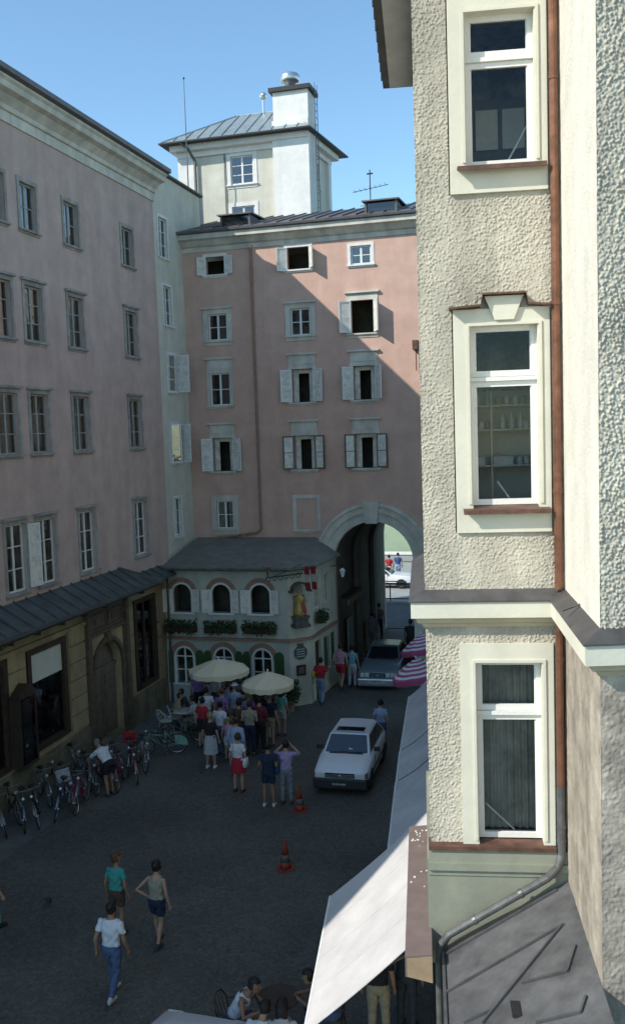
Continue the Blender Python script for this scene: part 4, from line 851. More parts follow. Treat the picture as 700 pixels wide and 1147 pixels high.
# ============================================================ AWNINGS on the right side
RZ = math.atan2(.148,.989)
def awning(label, uo0, uo1, d0, d1, zo, zi, m='awning', val=0.0, ui=0.0):
    t = thing('awning', label, 'awning', w_r(0,(d0+d1)/2,zi), RZ, 'awnings along the right side'); T_ = Matrix.Translation((0,-(d0+d1)/2,-zi))
    mb = MB(T_); n = 10
    for i in range(n):
        f0, f1 = i/n, (i+1)/n; sg = lambda f: -.04*math.sin(math.pi*f)
        P = lambda f, s: (ui+(uo0*(1-s)+uo1*s-ui)*f, d0+(d1-d0)*s, zi+(zo-zi)*f+sg(f))
        mb.slab([P(f0,0),P(f0,1),P(f1,1),P(f1,0)],(0,0,-.012))
    mb.build('canvas', M[m], t)
    q = d0+.8
    while q < d1-.3:
        s_ = (q-d0)/(d1-d0); mb = MB(T_)
        for i in range(n): a_, b_ = Vector(P(i/n,s_)), Vector(P((i+1)/n,s_)); mb.slab([a_+Vector((0,-.012,.001)),a_+Vector((0,.012,.001)),b_+Vector((0,.012,.001)),b_+Vector((0,-.012,.001))],(0,0,.006))
        mb.build('seam', M[m], t); q += .82
    mb = MB(T_); mb.tube([(uo0,d0,zo-.02),(uo1,d1,zo-.02)],.03); mb.build('front_bar', M['wwhite'], t)
    for d in (d0+.25,d1-.25):
        mb = MB(T_); uu = uo0+(uo1-uo0)*(d-d0)/(d1-d0); mb.tube([(ui,d,zi-.35),((ui+uu)/2,d+.18,(zi+zo)/2-.2),(uu,d,zo-.04)],.018); mb.build('arm', M['zinc'], t)
    return t
awning('nearest white awning, half in bright sun, over the seated people', -1.59,-1.6,10.75,14.15,2.7,4.15)
awning('second white awning from the camera, in shade just past the sunlit one', -.76,-.70,14.9,19.0,2.7,3.2)
awning('short shaded awning between two narrow dark gaps on the right side', -.69,-.66,19.1,20.9,2.7,3.2)
awning('farthest shaded awning, ending near the striped parasols', -.65,-.52,21.0,25.3,2.7,3.2)
t = thing('awning_cover', 'brown sheet metal awning cover box spotted with pale droppings', 'awning box', w_r(-.02,9.3,4.35), RZ)
m_cov = mat('brown_cover_paint', (.19,.14,.125), .55, .12, 4, .1, 20)
mb = MB(); mb.slab([(-.28,0,.22),(0,0,.25),(0,3.2,.25),(-.28,3.2,.22)],(0,0,-.02)); mb.box(-.28,-.26,0,3.2,0,.2); mb.build('cover', m_cov, t)
mb = MB(); mb.slab([(-.26,.0,.0),(0,.0,-.06),(0,.0,.23),(-.26,.0,.2)],(0,.03,0)); mb.build('end_plate', mat('tan_end_plate', (.36,.26,.16), .7, .15, 5), t)
rr = random.Random(3)
for _ in range(20):
    cl = rr.choice((1.6,2.7,2.9)); x = rr.uniform(-.25,-.02); y = rr.gauss(cl,.16); s_ = rr.uniform(.006,.02)
    if .02 < y < 3.15: mb = MB(); mb.slab([(x+s_*math.cos(k_)*rr.uniform(.6,1.2),y+s_*1.6*math.sin(k_)*rr.uniform(.6,1.2),.252+.11*(x)*.98) for k_ in (0,1,2,3,4,5)],(0,0,.003)); mb.build('dropping', M['white'], t)

# ============================================================ FAR SIDE through the arch
fh = thing('green_far_house', 'sunlit pale green house across the quay beyond the arch', 'building', (-12,74,0))
fo = [(a,a+1.3,z,z+1.9,0) for a in (-7.6,-4.4,-1.2,1.35,4.6,7.8) for z in (4.2,7.6,11.2)]+[(-3.2,-2.4,1.5,2.5,0),(-.62,.25,1.45,2.4,0),(2.2,3.0,1.5,2.5,0)]
mb = MB(); wall(mb, -16, 14, 0, 14, fo, .25); mb.quad((-16,0,0),(-16,9,0),(-16,9,14),(-16,0,14)); mb.quad((14,0,0),(14,9,0),(14,9,14),(14,0,14)); mb.build('wall', M['farpink'], fh)
for (a,b,c,d,_) in fo: window(fh,(a+b)/2,(c+d)/2,b-a-.01,d-c-.01,2,2,.08)
mb = MB(); mb.box(-15.8,13.8,1.2,1.25,.1,13.9); mb.build('interior', M['dark'], fh)
mb = MB(); mb.box(-16.2,14.2,-.25,0,3.1,3.35); mb.build('band', M['pale_road'], fh)
mb = MB(); mb.slab([(-16.3,-.5,14),(14.3,-.5,14),(14.3,5,17),(-16.3,5,17)],(0,0,.1)); mb.build('roof', M['roofbrown'], fh)
t = thing('quay_wall', 'low pale stone parapet in front of the green house', 'wall', (-12,70.2,0)); mb = MB(); mb.box(-20,20,0,.5,0,.5); mb.build('wall', M['pale_road'], t); mb = MB(); mb.box(-20.1,20.1,-.08,.58,.5,.65); mb.build('coping', M['white'], t)
t = thing('street_railing', 'dark iron street railing at the edge of the quay pavement', 'railing', (-11,53.0,.12)); mb = MB(); mb.box(-9,9,-.03,.03,.95,1.05); mb.box(-9,9,-.02,.02,.1,.16); mb.build('rail', M['black'], t)
for q in range(10): mb = MB(); mb.tube([(-9+q*2,0,0),(-9+q*2,0,1.0)],.035); mb.build('post', M['black'], t)

# ============================================================ CARS (front faces -y)
def car(name, label, loc, rz, paint, S, group=None, sunroof=False, plate='plate'):
    t = thing(name, label, 'car', loc, rz, group)
    W = S['w']; st = S['st']                                  # st: (y, halfwidth, zlow, zbelt, ztop)
    mb = MB(); mb.sm = True; rings = []
    for y, hw, zl, zb, zt in st:
        half = [(0,zl),(hw*.86,zl),(hw*.97,zl+.08),(hw,(zl+zb)/2),(hw*.985,zb-.05),(hw*.93,zb),(hw*.6,zt-.006),(0,zt)]
        rings.append([Vector((x,y,z)) for x,z in half]+[Vector((-x,y,z)) for x,z in half[-2:0:-1]])
    mb.loft(rings); body = mb.build('body', paint, t)
    b = body.modifiers.new('s', 'EDGE_SPLIT'); b.split_angle = R(42)
    y0,y1,y2,y3,zb,zr,wb,wr = S['cab']                        # cowl, roof front, roof rear, tail, belt z, roof z, half widths
    def P(y,z,hw): return Vector((hw,y,z))
    lo = [(wb*.95,y0),(wb,y0+.5),(wb,y3-.4),(wb*.93,y3)]
    mb = MB()
    A = [Vector((-wb*.95,y0,zb)),Vector((wb*.95,y0,zb)),Vector((wb*.97,y3,zb+.02)),Vector((-wb*.97,y3,zb+.02))]
    B = [Vector((-wr,y1,zr-.015)),Vector((wr,y1,zr-.015)),Vector((wr*.97,y2,zr-.03)),Vector((-wr*.97,y2,zr-.03))]
    mb.add(A+B,[(0,1,5,4),(1,2,6,5),(2,3,7,6),(3,0,4,7),(4,5,6,7)]); cabn = mb.build('cabin', paint, t)
    bv = cabn.modifiers.new('b','BEVEL'); bv.width = .05; bv.segments = 3
    mb = MB(); mb.sm = True
    rr_ = [[Vector((x*wr*1.0, y, zr-.012+ (.028*(1-x*x)) - (.02 if y in (y1,y2) else 0))) for x in (-.93,-.6,0,.6,.93)] for y in (y1+.04,(y1+y2)/2,y2-.04)]
    vs_ = [p for r_ in rr_ for p in r_]; mb.add(vs_,[(i*5+j,i*5+j+1,(i+1)*5+j+1,(i+1)*5+j) for i in range(2) for j in range(4)]); mb.build('roof_panel', paint, t, fix=False)
    def pane(nm, a,b,c,d, ins=(.07,.07,.07,.07), off=.012):
        a,b,c,d = [Vector(q) for q in (a,b,c,d)]; ctr = (a+b+c+d)/4; n_ = (b-a).cross(d-a).normalized()
        if n_.dot(ctr-Vector((0,(y1+y2)/2,zb))) < 0: n_ = -n_
        q = []
        for u_, v_ in ((ins[0],ins[1]),(1-ins[2],ins[1]),(1-ins[2],1-ins[3]),(ins[0],1-ins[3])):
            q.append((a*(1-u_)+b*u_)*(1-v_)+(d*(1-u_)+c*u_)*v_+n_*off)
        mb = MB(); mb.slab(q, -n_*.008); return mb.build(nm, M['carglass'], t)
    ws = pane('windscreen', A[0],A[1],B[1],B[0],(.05,.07,.05,.08))
    pane('rear_window', A[3],A[2],B[2],B[3],(.08,.15,.08,.1))
    for s in (0,1):
        a,b,c,d = (A[1],A[2],B[2],B[1]) if s else (A[0],A[3],B[3],B[0])
        m0,m1 = a.lerp(b,.52), d.lerp(c,.42)
        pane('side_window', a,m0,m1,d,(.10,.08,.03,.12)); pane('side_window', m0,b,c,m1,(.03,.08,.14,.12))
    for s in (-1,1):
        mb = MB(); mb.slab([(s*(wb+.02),y0+.32,zb+.02),(s*(wb+.2),y0+.3,zb+.03),(s*(wb+.2),y0+.3,zb+.15),(s*(wb+.03),y0+.32,zb+.14)],(0,.07,0)); mb.build('mirror', M['bumper'], t)
    mb = MB(); mb.tube([(-.5,y0-.0,zb+.035),(.05,y0+.06,zb+.07)],.009,5); mb.tube([(.0,y0,zb+.035),(.55,y0+.06,zb+.07)],.009,5); mb.build('wiper', M['black'], t)
    yf = st[0][0]; F = S['front']
    mb = MB(); mb.box(-W*.97,W*.97,yf-.07,yf+.35,.2,F['bz']); mb.box(-W*.93,W*.93,yf-.02,yf+.3,.16,.24); bp = mb.build('front_bumper', F['bm'], t); k_ = bp.modifiers.new('b','BEVEL'); k_.width=.04; k_.segments=3
    yr = st[-1][0]; mb = MB(); mb.box(-W*.97,W*.97,yr-.35,yr+.07,.22,F['bz']); bp = mb.build('rear_bumper', F['bm'], t); k_ = bp.modifiers.new('b','BEVEL'); k_.width=.04; k_.segments=3
    mb = MB(); mb.box(-F['gx'],F['gx'],yf-.025,yf+.06,F['gz0'],F['gz1'])
    g_ = mb.build('grille', M['bumper'], t); mb = MB()
    for q in range(3): z = F['gz0']+.02+q*(F['gz1']-F['gz0']-.03)/3; mb.box(-F['gx']+.02,F['gx']-.02,yf-.032,yf-.026,z,z+.01)
    mb.ball((0,yf-.03,(F['gz0']+F['gz1'])/2),(.04,.012,.03)); mb.build('grille_bar', M['steel'], g_)
    for s in (-1,1):
        for x0, x1 in F['lx']:
            mb = MB(); mb.box(s*x0,s*x1,yf-.035,yf+.08,F['gz0']+.005,F['gz1']+.01); l_ = mb.build('headlight', M['lamp'], t); k_ = l_.modifiers.new('b','BEVEL'); k_.width=.015; k_.segments=2
        mb = MB(); mb.box(s*F['ax'],s*(W*.965),yf-.02,yf+.22,F['gz0'],F['gz1']); mb.build('indicator', M['amber'], t)
        mb = MB(); mb.box(s*W*.55,s*W*.93,yr-.05,yr+.012,F['gz0'],F['gz1']+.06); mb.build('tail_light', M['flower'], t)
    mb = MB(); mb.box(-.26,.26,yf-.09,yf-.072,F['pz'],F['pz']+.11); pl = mb.build('number_plate', M[plate], t)
    mb = MB(); x = -.2
    for k_ in (0.035,.012,.03,.03,.012,.03,.03,.03):
        mb.box(x,x+k_,yf-.094,yf-.0905,F['pz']+.03,F['pz']+.085); x += k_+.022
    mb.build('plate_marks', M['platew'] if plate == 'plate' else M['plate'], pl)
    for y in S['wh']:
        for s in (-1,1):
            mb = MB(); mb.sm = True; mb.torus((s*(W-.09),y,.29),.215,.078,'x',24,8); wl = mb.build('wheel', M['rubber'], t)
            mb = MB(); mb.slab([(s*(W-.05),y+.17*math.cos(a*math.pi/8),.29+.17*math.sin(a*math.pi/8)) for a in range(16)],(s*.025,0,0)); mb.build('rim', M['zinc'], wl)
            mb = MB(); c = [(s*(W+.003), y+.34*math.cos(a*math.pi/10), .29+.34*math.sin(a*math.pi/10)) for a in range(11)]; mb.slab([(s*(W+.003),y+.34,.2)]+c+[(s*(W+.003),y-.34,.2)],(-s*.12,0,0)); mb.build('wheel_arch', M['bumper'], t)
    mb = MB(); mb.box(-W*.99-.012,W*.99+.012,st[1][0]+.5,st[-2][0]-.5,.46,.52); mb.build('side_strip', M['bumper'], t)
    for s in (-1,1):
        for y in (y0+.28,.28 if S is HB else .2):
            mb = MB(); mb.box(s*(W+.001),s*(W-.01),y,y+.012,.3,zb-.06); mb.build('door_gap', M['black'], t)
        mb = MB(); mb.box(s*(W-.01),s*(W+.018),.1,.24,zb-.17,zb-.14); mb.build('door_handle', M['bumper'], t)
    mb = MB(); mb.box(-W*.62,W*.62,y0-.02,y0+.05,zb+.012,zb+.032); mb.build('cowl_grille', M['bumper'], t)
    mb = MB()
    if sunroof:
        mb.box(-wr*.72,wr*.72,y1+.13,y1+.5,zr+.008,zr+.03); mb.build('sunroof', M['carglass'], t)
    return t
HB = dict(w=.80, st=[(-1.92,.72,.3,.62,.66),(-1.86,.77,.24,.68,.72),(-1.2,.80,.2,.80,.85),(-.86,.80,.2,.88,.925),(0,.80,.2,.90,.92),(1.2,.80,.2,.90,.92),(1.75,.78,.24,.88,.90),(1.88,.72,.32,.8,.84)],
          cab=(-.88,-.28,1.25,1.82,.90,1.38,.74,.58), wh=(-1.22,1.22), front=dict(bz=.5,bm=M['bumper'],gx=.42,gz0=.52,gz1=.66,lx=((.44,.71),),ax=.72,pz=.3))
SD = dict(w=.84, st=[(-2.28,.76,.3,.70,.73),(-2.2,.80,.25,.76,.79),(-1.3,.84,.2,.84,.87),(-.78,.84,.2,.90,.93),(0,.84,.2,.92,.94),(1.1,.84,.2,.93,.95),(2.1,.82,.24,.90,.93),(2.25,.77,.32,.8,.85)],
          cab=(-.80,-.12,1.0,1.6,.92,1.38,.77,.60), wh=(-1.4,1.32), front=dict(bz=.48,bm=M['steel'],gx=.30,gz0=.54,gz1=.70,lx=((.34,.50),(.53,.69)),ax=.72,pz=.34))
car('hatchback', 'small white hatchback with open sunroof and black bumper driving up the street', (-6.18,26.05,0), R(1.5), M['carwhite'], HB, sunroof=True).scale = (.98,.88,.95)
t = thing('paper_sheet', 'white paper lying behind the windscreen of the white hatchback', 'paper', (-5.98,25.72,1.02), .3); mb = MB(); mb.slab([(-.13,-.1,0),(.12,-.12,.0),(.16,.08,.1),(-.1,.1,.1)],(0,0,.004)); mb.build('sheet', M['white'], t); t.location = (-6.0,25.5,.96)
sdn = car('sedan', 'silver blue saloon car with four round headlights coming out of the arch', (-7.22,36.9,0), R(2), M['cargrey'], SD, plate='platew'); sdn.scale = (.96,.93,.96)
c3 = car('hatchback', 'white car roof with thin aerial cut off at the bottom edge of the photo', (-5.75,11.45,0), R(180-2), M['carwhite'], HB)
mb = MB(); mb.tube([(0,-.2,1.36),(0,.05,1.85)],.006,5); mb.build('aerial', M['black'], c3)
fc = car('hatchback', 'white car parked in the sun on the quay seen through the arch', (-11.6,58.5,0), R(92), M['carwhite'], SD)

# ============================================================ BICYCLES
def bicycle(label, loc, rz, frame, lean=8, basket=None, skirt=None, group='bicycles parked along the left side'):
    t = thing('bicycle', label, 'bicycle', loc, 0, group); t.rotation_euler = (0, R(lean), rz); t.rotation_mode = 'XYZ'
    t.rotation_euler = (Matrix.Rotation(rz,3,'Z') @ Matrix.Rotation(R(lean),3,'Y')).to_euler()
    # bicycle rolls along -y
    for y in (-.52,.52):
        mb = MB(); mb.sm = True; mb.torus((0,y,.34),.325,.018,'x',28,6); wl = mb.build('wheel', M['rubber'], t)
        mb = MB(); mb.torus((0,y,.34),.302,.009,'x',28,4); mb.tube([(-.05,y,.34),(.05,y,.34)],.02)
        for q in range(14): a = q*math.pi*2/14; mb.tube([(0.02*(-1)**q,y,.34),(0,y+.3*math.cos(a),.34+.3*math.sin(a))],.0022,3,False)
        mb.build('rim', M['steel'], wl)
        mb = MB(); n = 9
        for q in range(n):
            a0 = R(20+q*15); a1 = R(20+(q+1)*15); mb.slab([(-.022,y+.36*math.cos(a0),.34+.36*math.sin(a0)),(.022,y+.36*math.cos(a0),.34+.36*math.sin(a0)),(.022,y+.36*math.cos(a1),.34+.36*math.sin(a1)),(-.022,y+.36*math.cos(a1),.34+.36*math.sin(a1))],(0,0,.006))
        mb.build('mudguard', M['bar'] if frame is not M['black'] else M['black'], t)
    BB = (0,.08,.3); ST = (0,.2,.78); HT = (0,-.33,.80); HL = (0,-.37,.66); RW = (0,.52,.34); FWh = (0,-.52,.34)
    mb = MB(); mb.sm = True
    for a, b, r_ in ((BB,ST,.017),(HT,HL,.021),(HL,BB,.019),((0,.16,.66),(0,-.35,.74),.017)): mb.tube([a,b],r_,8)
    for s in (-.045,.045): mb.tube([(s,BB[1],BB[2]),(s,RW[1],RW[2])],.011); mb.tube([(s*.6,.19,.72),(s,RW[1],RW[2])],.009); mb.tube([(s*.7,HL[1],HL[2]-.02),(s,-.5,.42),(s,FWh[1],FWh[2])],.012)
    mb.build('frame', frame, t)
    mb = MB(); mb.tube([(0,-.33,.8),(0,-.31,1.0)],.012); mb.tube([(-.27,-.10,.96),(-.25,-.22,1.0),(-.1,-.33,1.02),(.1,-.33,1.02),(.25,-.22,1.0),(.27,-.10,.96)],.010); mb.build('handlebar', M['bar'], t)
    mb = MB(); mb.ball((0,-.45,.86),(.05,.05,.05)); mb.build('headlamp', M['steel'], t)
    mb = MB(); mb.sm = True; mb.loft([[Vector((w_*math.cos(a*math.pi/4),y,.9+.03*math.sin(a*math.pi/4))) for a in range(8)] for y, w_ in ((.05,.02),(.12,.04),(.24,.09),(.33,.1),(.36,.05))]); mb.tube([(0,.2,.78),(0,.22,.88)],.012); mb.build('saddle', M['black'], t)
    mb = MB(); mb.torus(BB,.085,.008,'x',16,4); mb.tube([(.06,.08,.3),(.07,.2,.2)],.009); mb.tube([(-.06,.08,.3),(-.07,-.04,.4)],.009); mb.box(.06,.15,.17,.24,.19,.21); mb.box(-.15,-.06,-.07,0,.39,.41); mb.build('crank', M['zinc'], t)
    mb = MB()
    for s in (-.06,0,.06): mb.tube([(s,.28,.72),(s,.68,.72)],.007,5)
    mb.tube([(-.06,.6,.72),(-.05,.52,.36)],.006,5); mb.tube([(.06,.6,.72),(.05,.52,.36)],.006,5); mb.build('carrier', M['zinc'], t)
    mb = MB(); mb.tube([(0.03,.14,.28),(.2,.2,.02)],.009); mb.build('kickstand', M['zinc'], t)
    if basket:
        mb = MB(); y0,y1,z0,z1 = (.36,.68,.74,1.0) if basket[0] == 'rear' else (-.75,-.45,.72,.98)
        n = 6
        mb.slab([(-.15,y0+.03,z0),(.15,y0+.03,z0),(.15,y1-.03,z0),(-.15,y1-.03,z0)],(0,0,.02))
        for a,b in (((-.15,y0+.03),(.15,y0+.03)),((.15,y0+.03),(.15,y1-.03)),((.15,y1-.03),(-.15,y1-.03)),((-.15,y1-.03),(-.15,y0+.03))):
            ctr = Vector((0,(y0+y1)/2,0)); a_ = Vector((*a,z0)); b_ = Vector((*b,z0)); a2 = a_+(a_-ctr-Vector((0,0,z0)))*.2; b2 = b_+(b_-ctr-Vector((0,0,z0)))*.2; a2.z = z1; b2.z = z1; nn = (a_+b_)/2-Vector((0,(y0+y1)/2,z0)); nn.normalize()
            mb.slab([a_,b_,b2,a2], nn*.012)
        mb.build('basket', basket[1], t)
    if skirt:
        for s in (-1,1):
            mb = MB(); c = [(s*.05,.52+.33*math.cos(R(a)),.34+.33*math.sin(R(a))) for a in range(-10,120,13)]; mb.poly([(s*.05,.46,.34)]+c); o = mb.build('skirt_guard', skirt, t, fix=False)
    return t
bm_ = {k: mat('bike_'+k, c, .35, .1, 8, metal=.2) for k, c in dict(dark_blue=(.04,.05,.1),maroon=(.14,.02,.035),black=(.02,.02,.02),pink_red=(.30,.03,.09),grey=(.16,.17,.18),mint=(.16,.36,.29),green=(.05,.12,.08),silver=(.35,.36,.36),navy=(.03,.04,.09),red=(.3,.03,.03)).items()}
redp = cmat('red_basket_plastic', (.42,.02,.03), .5); whb = cmat('white_bag_plastic', (.42,.42,.42), .5); mintp = mat('mint_guard', (.22,.42,.34), .6, .1, 8)
bk = [((4,930),75,'silver','silver bicycle cut off at the left edge of the picture',None,None),
      ((26,925),70,'dark_blue','dark blue bicycle second from the left edge in the row',None,None),
      ((44,920),66,'black','black bicycle with upright handlebar, third from the left edge',None,None),
      ((50,898),80,'grey','grey bicycle close to the shop wall behind the black one',None,None),
      ((92,905),48,'pink_red','pink-red bicycle lying slightly across the row, nearest the street',None,None),
      ((76,893),70,'maroon','maroon bicycle with a pale bag in its front basket',('front',whb),None),
      ((98,880),72,'navy','navy bicycle in the tight middle of the row',None,None),
      ((108,872),64,'red','red bicycle left of the bending person',None,None),
      ((88,868),85,'silver','silver bicycle close to the wall behind the navy one',None,None),
      ((130,868),60,'grey','grey bicycle just behind the bending person',None,None),
      ((144,864),60,'maroon','bicycle with a bright red rear basket, right of the bending person',('rear',redp),None),
      ((180,846),-62,'mint','mint green bicycle with pale green skirt guard standing alone on the paving',None,mintp),
      ((206,832),-70,'green','dark green bicycle in front of the café chairs',None,None),
      ((14,918),88,'black','black bicycle squeezed between the silver and the dark blue one',None,None),
      ((64,912),58,'navy','navy bicycle between the black one and the pink-red one',None,None),
      ((60,880),84,'maroon','maroon bicycle right against the shop wall',None,None),
      ((84,900),62,'grey','grey bicycle behind the pink-red one',None,None),
      ((114,884),50,'black','black bicycle in front of the bending person',None,None),
      ((120,862),82,'dark_blue','dark blue bicycle against the wall beyond the bending person',None,None),
      ((136,880),52,'pink_red','pink-red bicycle just to the right of the legs of the bending person',None,None),
      ((152,872),66,'red','red bicycle at the right end of the crowded row',None,None),
      ((158,860),72,'silver','silver bicycle at the far right end of the row by the door',None,None)]
for (px, py), rz, c, lab, bs, sk in bk:
    g_ = G(px, py); bicycle(lab, (g_.x, g_.y+.05, 0), R(rz-35) if rz > 0 else R(rz), bm_[c], random.uniform(-12,12), bs, sk, 'bicycles parked along the left side')

# ============================================================ PARASOLS, CAFE FURNITURE, CONES
def parasol(label, loc, r, hgt, drop, mats, nseg=8, val=.14, group='café parasols', rings=1, tilt=(0,0), cat='parasol'):
    t = thing('parasol', label, cat, loc, 0, group); t.rotation_euler = (R(tilt[0]),R(tilt[1]),random.random())
    mb = MB(); mb.tube([(0,0,.06),(0,0,hgt+.05)],.024); mb.ball((0,0,hgt+.07),.035); mb.build('pole', M['wwhite'], t)
    mb = MB(); mb.lathe([(.28,0),(.28,.05),(.05,.09),(.04,.25)],(0,0,0),16); mb.build('base', M['zinc'], t)
    mb = MB(); nr = max(6, rings)
    def P(k, f):
        a = 2*math.pi*k/(nseg*4); sc = 1-.045*(abs(math.sin(a*nseg/2))**1.0)*f
        return Vector((r*f*sc*math.cos(a), r*f*sc*math.sin(a), hgt-drop*(f**1.35)-(.03*f*abs(math.sin(a*nseg/2)))))
    for i in range(nr):
        mb.cur = i % 2 if rings > 1 else 0
        for k in range(nseg*4): mb.quad(P(k,i/nr if i else .004),P(k+1,i/nr if i else .004),P(k+1,(i+1)/nr),P(k,(i+1)/nr))
    mb.build('canopy', mats, t, fix=False)
    mb = MB()
    for k in range(nseg*4):
        z = Vector((0,0,-val)); w0 = Vector((0,0,-.03*abs(math.sin(k*1.57)))); w1 = Vector((0,0,-.03*abs(math.sin((k+1)*1.57))))
        mb.quad(P(k,1),P(k+1,1),P(k+1,1)+z+w1,P(k,1)+z+w0)
    mb.build('valance', mats[0], t, fix=False)
    for k in range(nseg): mb = MB(); p_ = P(k*4,.97); p_.z -= .012; mb.tube([(0,0,hgt-.03),p_],.008,4); mb.build('rib', M['wwhite'], t)
    return t
m_ws = mat('parasol_white', (.75,.74,.76), .8, .05, 5); m_wp = mat('parasol_magenta', (.42,.09,.20), .8, .05, 5)
g1 = G(245,745,2.2); parasol('left cream café parasol, the slightly larger and farther one', (g1.x,g1.y,0), 1.05, 2.4, .34, [M['canvas'],M['canvas']])
g2 = G(300,759,2.2); parasol('right cream café parasol, nearer the corner of the café', (g2.x,g2.y,0), .86, 2.38, .34, [M['canvas'],M['canvas']])
g3 = G(484,745,2.2); parasol('nearer magenta and white striped parasol beside the right wall', (g3.x,g3.y,0), .98, 2.45, .5, [m_wp,m_ws], rings=11, group='striped parasols', tilt=(-8,-10))
g4 = G(486,716,2.2); parasol('farther magenta and white striped parasol behind the first one', (g4.x,g4.y,0), .92, 2.4, .5, [m_wp,m_ws], rings=11, group='striped parasols', tilt=(-8,-10))
def cone(label, px, py, tilt=0):
    g_ = G(px,py); t = thing('traffic_cone', label, 'traffic cone', (g_.x,g_.y,0), random.random(), 'traffic cones on the cobbles'); t.rotation_euler.x = R(tilt); t.scale = (.9,.9,.92)
    mb = MB(); mb.box(-.2,.2,-.2,.2,0,.04); k_ = mb.build('base', M['orange'], t)
    mb = MB(); mb.sm = True; mb.lathe([(.15,.04),(.125,.2),(.124,.2)],n=20); mb.build('cone', M['orange'], t)
    mb = MB(); mb.sm = True; mb.lathe([(.126,.2),(.095,.38)],n=20); mb.build('white_band', mat('dirty_white_band', (.13,.12,.11), .6,.2,9), t)
    mb = MB(); mb.sm = True; mb.lathe([(.095,.38),(.06,.58),(.03,.74),(.025,.75)],n=20); mb.build('tip', M['orange'], t)
cone('orange traffic cone standing alone in the open cobbled street', 320, 973); cone('orange traffic cone beside the front left corner of the white hatchback', 336, 908, 2)
def chair(label, x, y, rz, m=None):
    CH = m or M['chairw']
    t = thing('cafe_chair', label, 'chair', (x,y,0), R(rz), 'white wire café chairs')
    mb = MB(); mb.lathe([(.2,.44),(.21,.45),(.2,.47)],n=14); mb.build('seat', CH, t)
    for a, b in ((-.17,-.15),(.17,-.15),(-.17,.17),(.17,.17)): mb = MB(); mb.tube([(a*.9,b*.9,.44),(a*1.15,b*1.2,0)],.014,6); mb.build('leg', CH, t)
    mb = MB(); mb.tube([(-.19,.15,.45),(-.22,.22,.72),(-.15,.27,.86),(0,.29,.9),(.15,.27,.86),(.22,.22,.72),(.19,.15,.45)],.014,6)
    for q in (-.1,0,.1): mb.tube([(q,.17,.46),(q*1.1,.28,.88)],.007,5)
    mb.build('backrest', CH, t)
    mb = MB()
    for s in (-1,1): mb.tube([(s*.22,.22,.68),(s*.27,.0,.68),(s*.24,-.14,.6),(s*.19,-.14,.46)],.012,6)
    mb.build('armrest', CH, t)
def table(label, x, y, r=.36, m=None):
    CH = m or M['chairw']
    t = thing('cafe_table', label, 'table', (x,y,0), 0, 'café tables'); mb = MB(); mb.lathe([(r,.72),(r+.01,.735),(r,.75),(.01,.75)],n=20); mb.build('tabletop', CH, t)
    mb = MB(); mb.tube([(0,0,.02),(0,0,.72)],.028); mb.build('column', M['zinc'], t)
    for q in range(3): a = q*2.09; mb = MB(); mb.tube([(0,0,.08),(.26*math.cos(a),.26*math.sin(a),.02)],.018); mb.build('foot', M['zinc'], t)

# ============================================================ PEOPLE
HAIRM = {k: mat('hair_'+k, c, .6, .3, 30) for k, c in dict(dark=(.018,.012,.01),brown=(.06,.035,.022),grey=(.18,.16,.14),blond=(.33,.25,.13),red=(.12,.045,.025)).items()}
CM = {}
def C_(name, c):
    if name not in CM: CM[name] = cmat('cloth_'+name, c)
    return CM[name]
CLR = dict(white=(.62,.64,.66), offwhite=(.5,.5,.46), teal=(.05,.28,.24), mint=(.22,.5,.42), tan=(.3,.28,.2), navy=(.018,.028,.06), black=(.015,.015,.016), jeans=(.07,.11,.2), pale_jeans=(.2,.26,.33), red=(.38,.02,.035), maroon=(.13,.015,.03),
    lilac=(.36,.28,.45), light_blue=(.3,.38,.52), pink=(.45,.24,.30), khaki=(.3,.25,.16), grey=(.2,.2,.22), pale_grey=(.4,.41,.42), brown=(.08,.045,.03), blue=(.03,.08,.22), aqua=(.15,.32,.36), yellow=(.5,.38,.06), purple=(.22,.13,.3), dkgrey=(.05,.055,.06))
def c_(n): return C_(n, CLR[n])
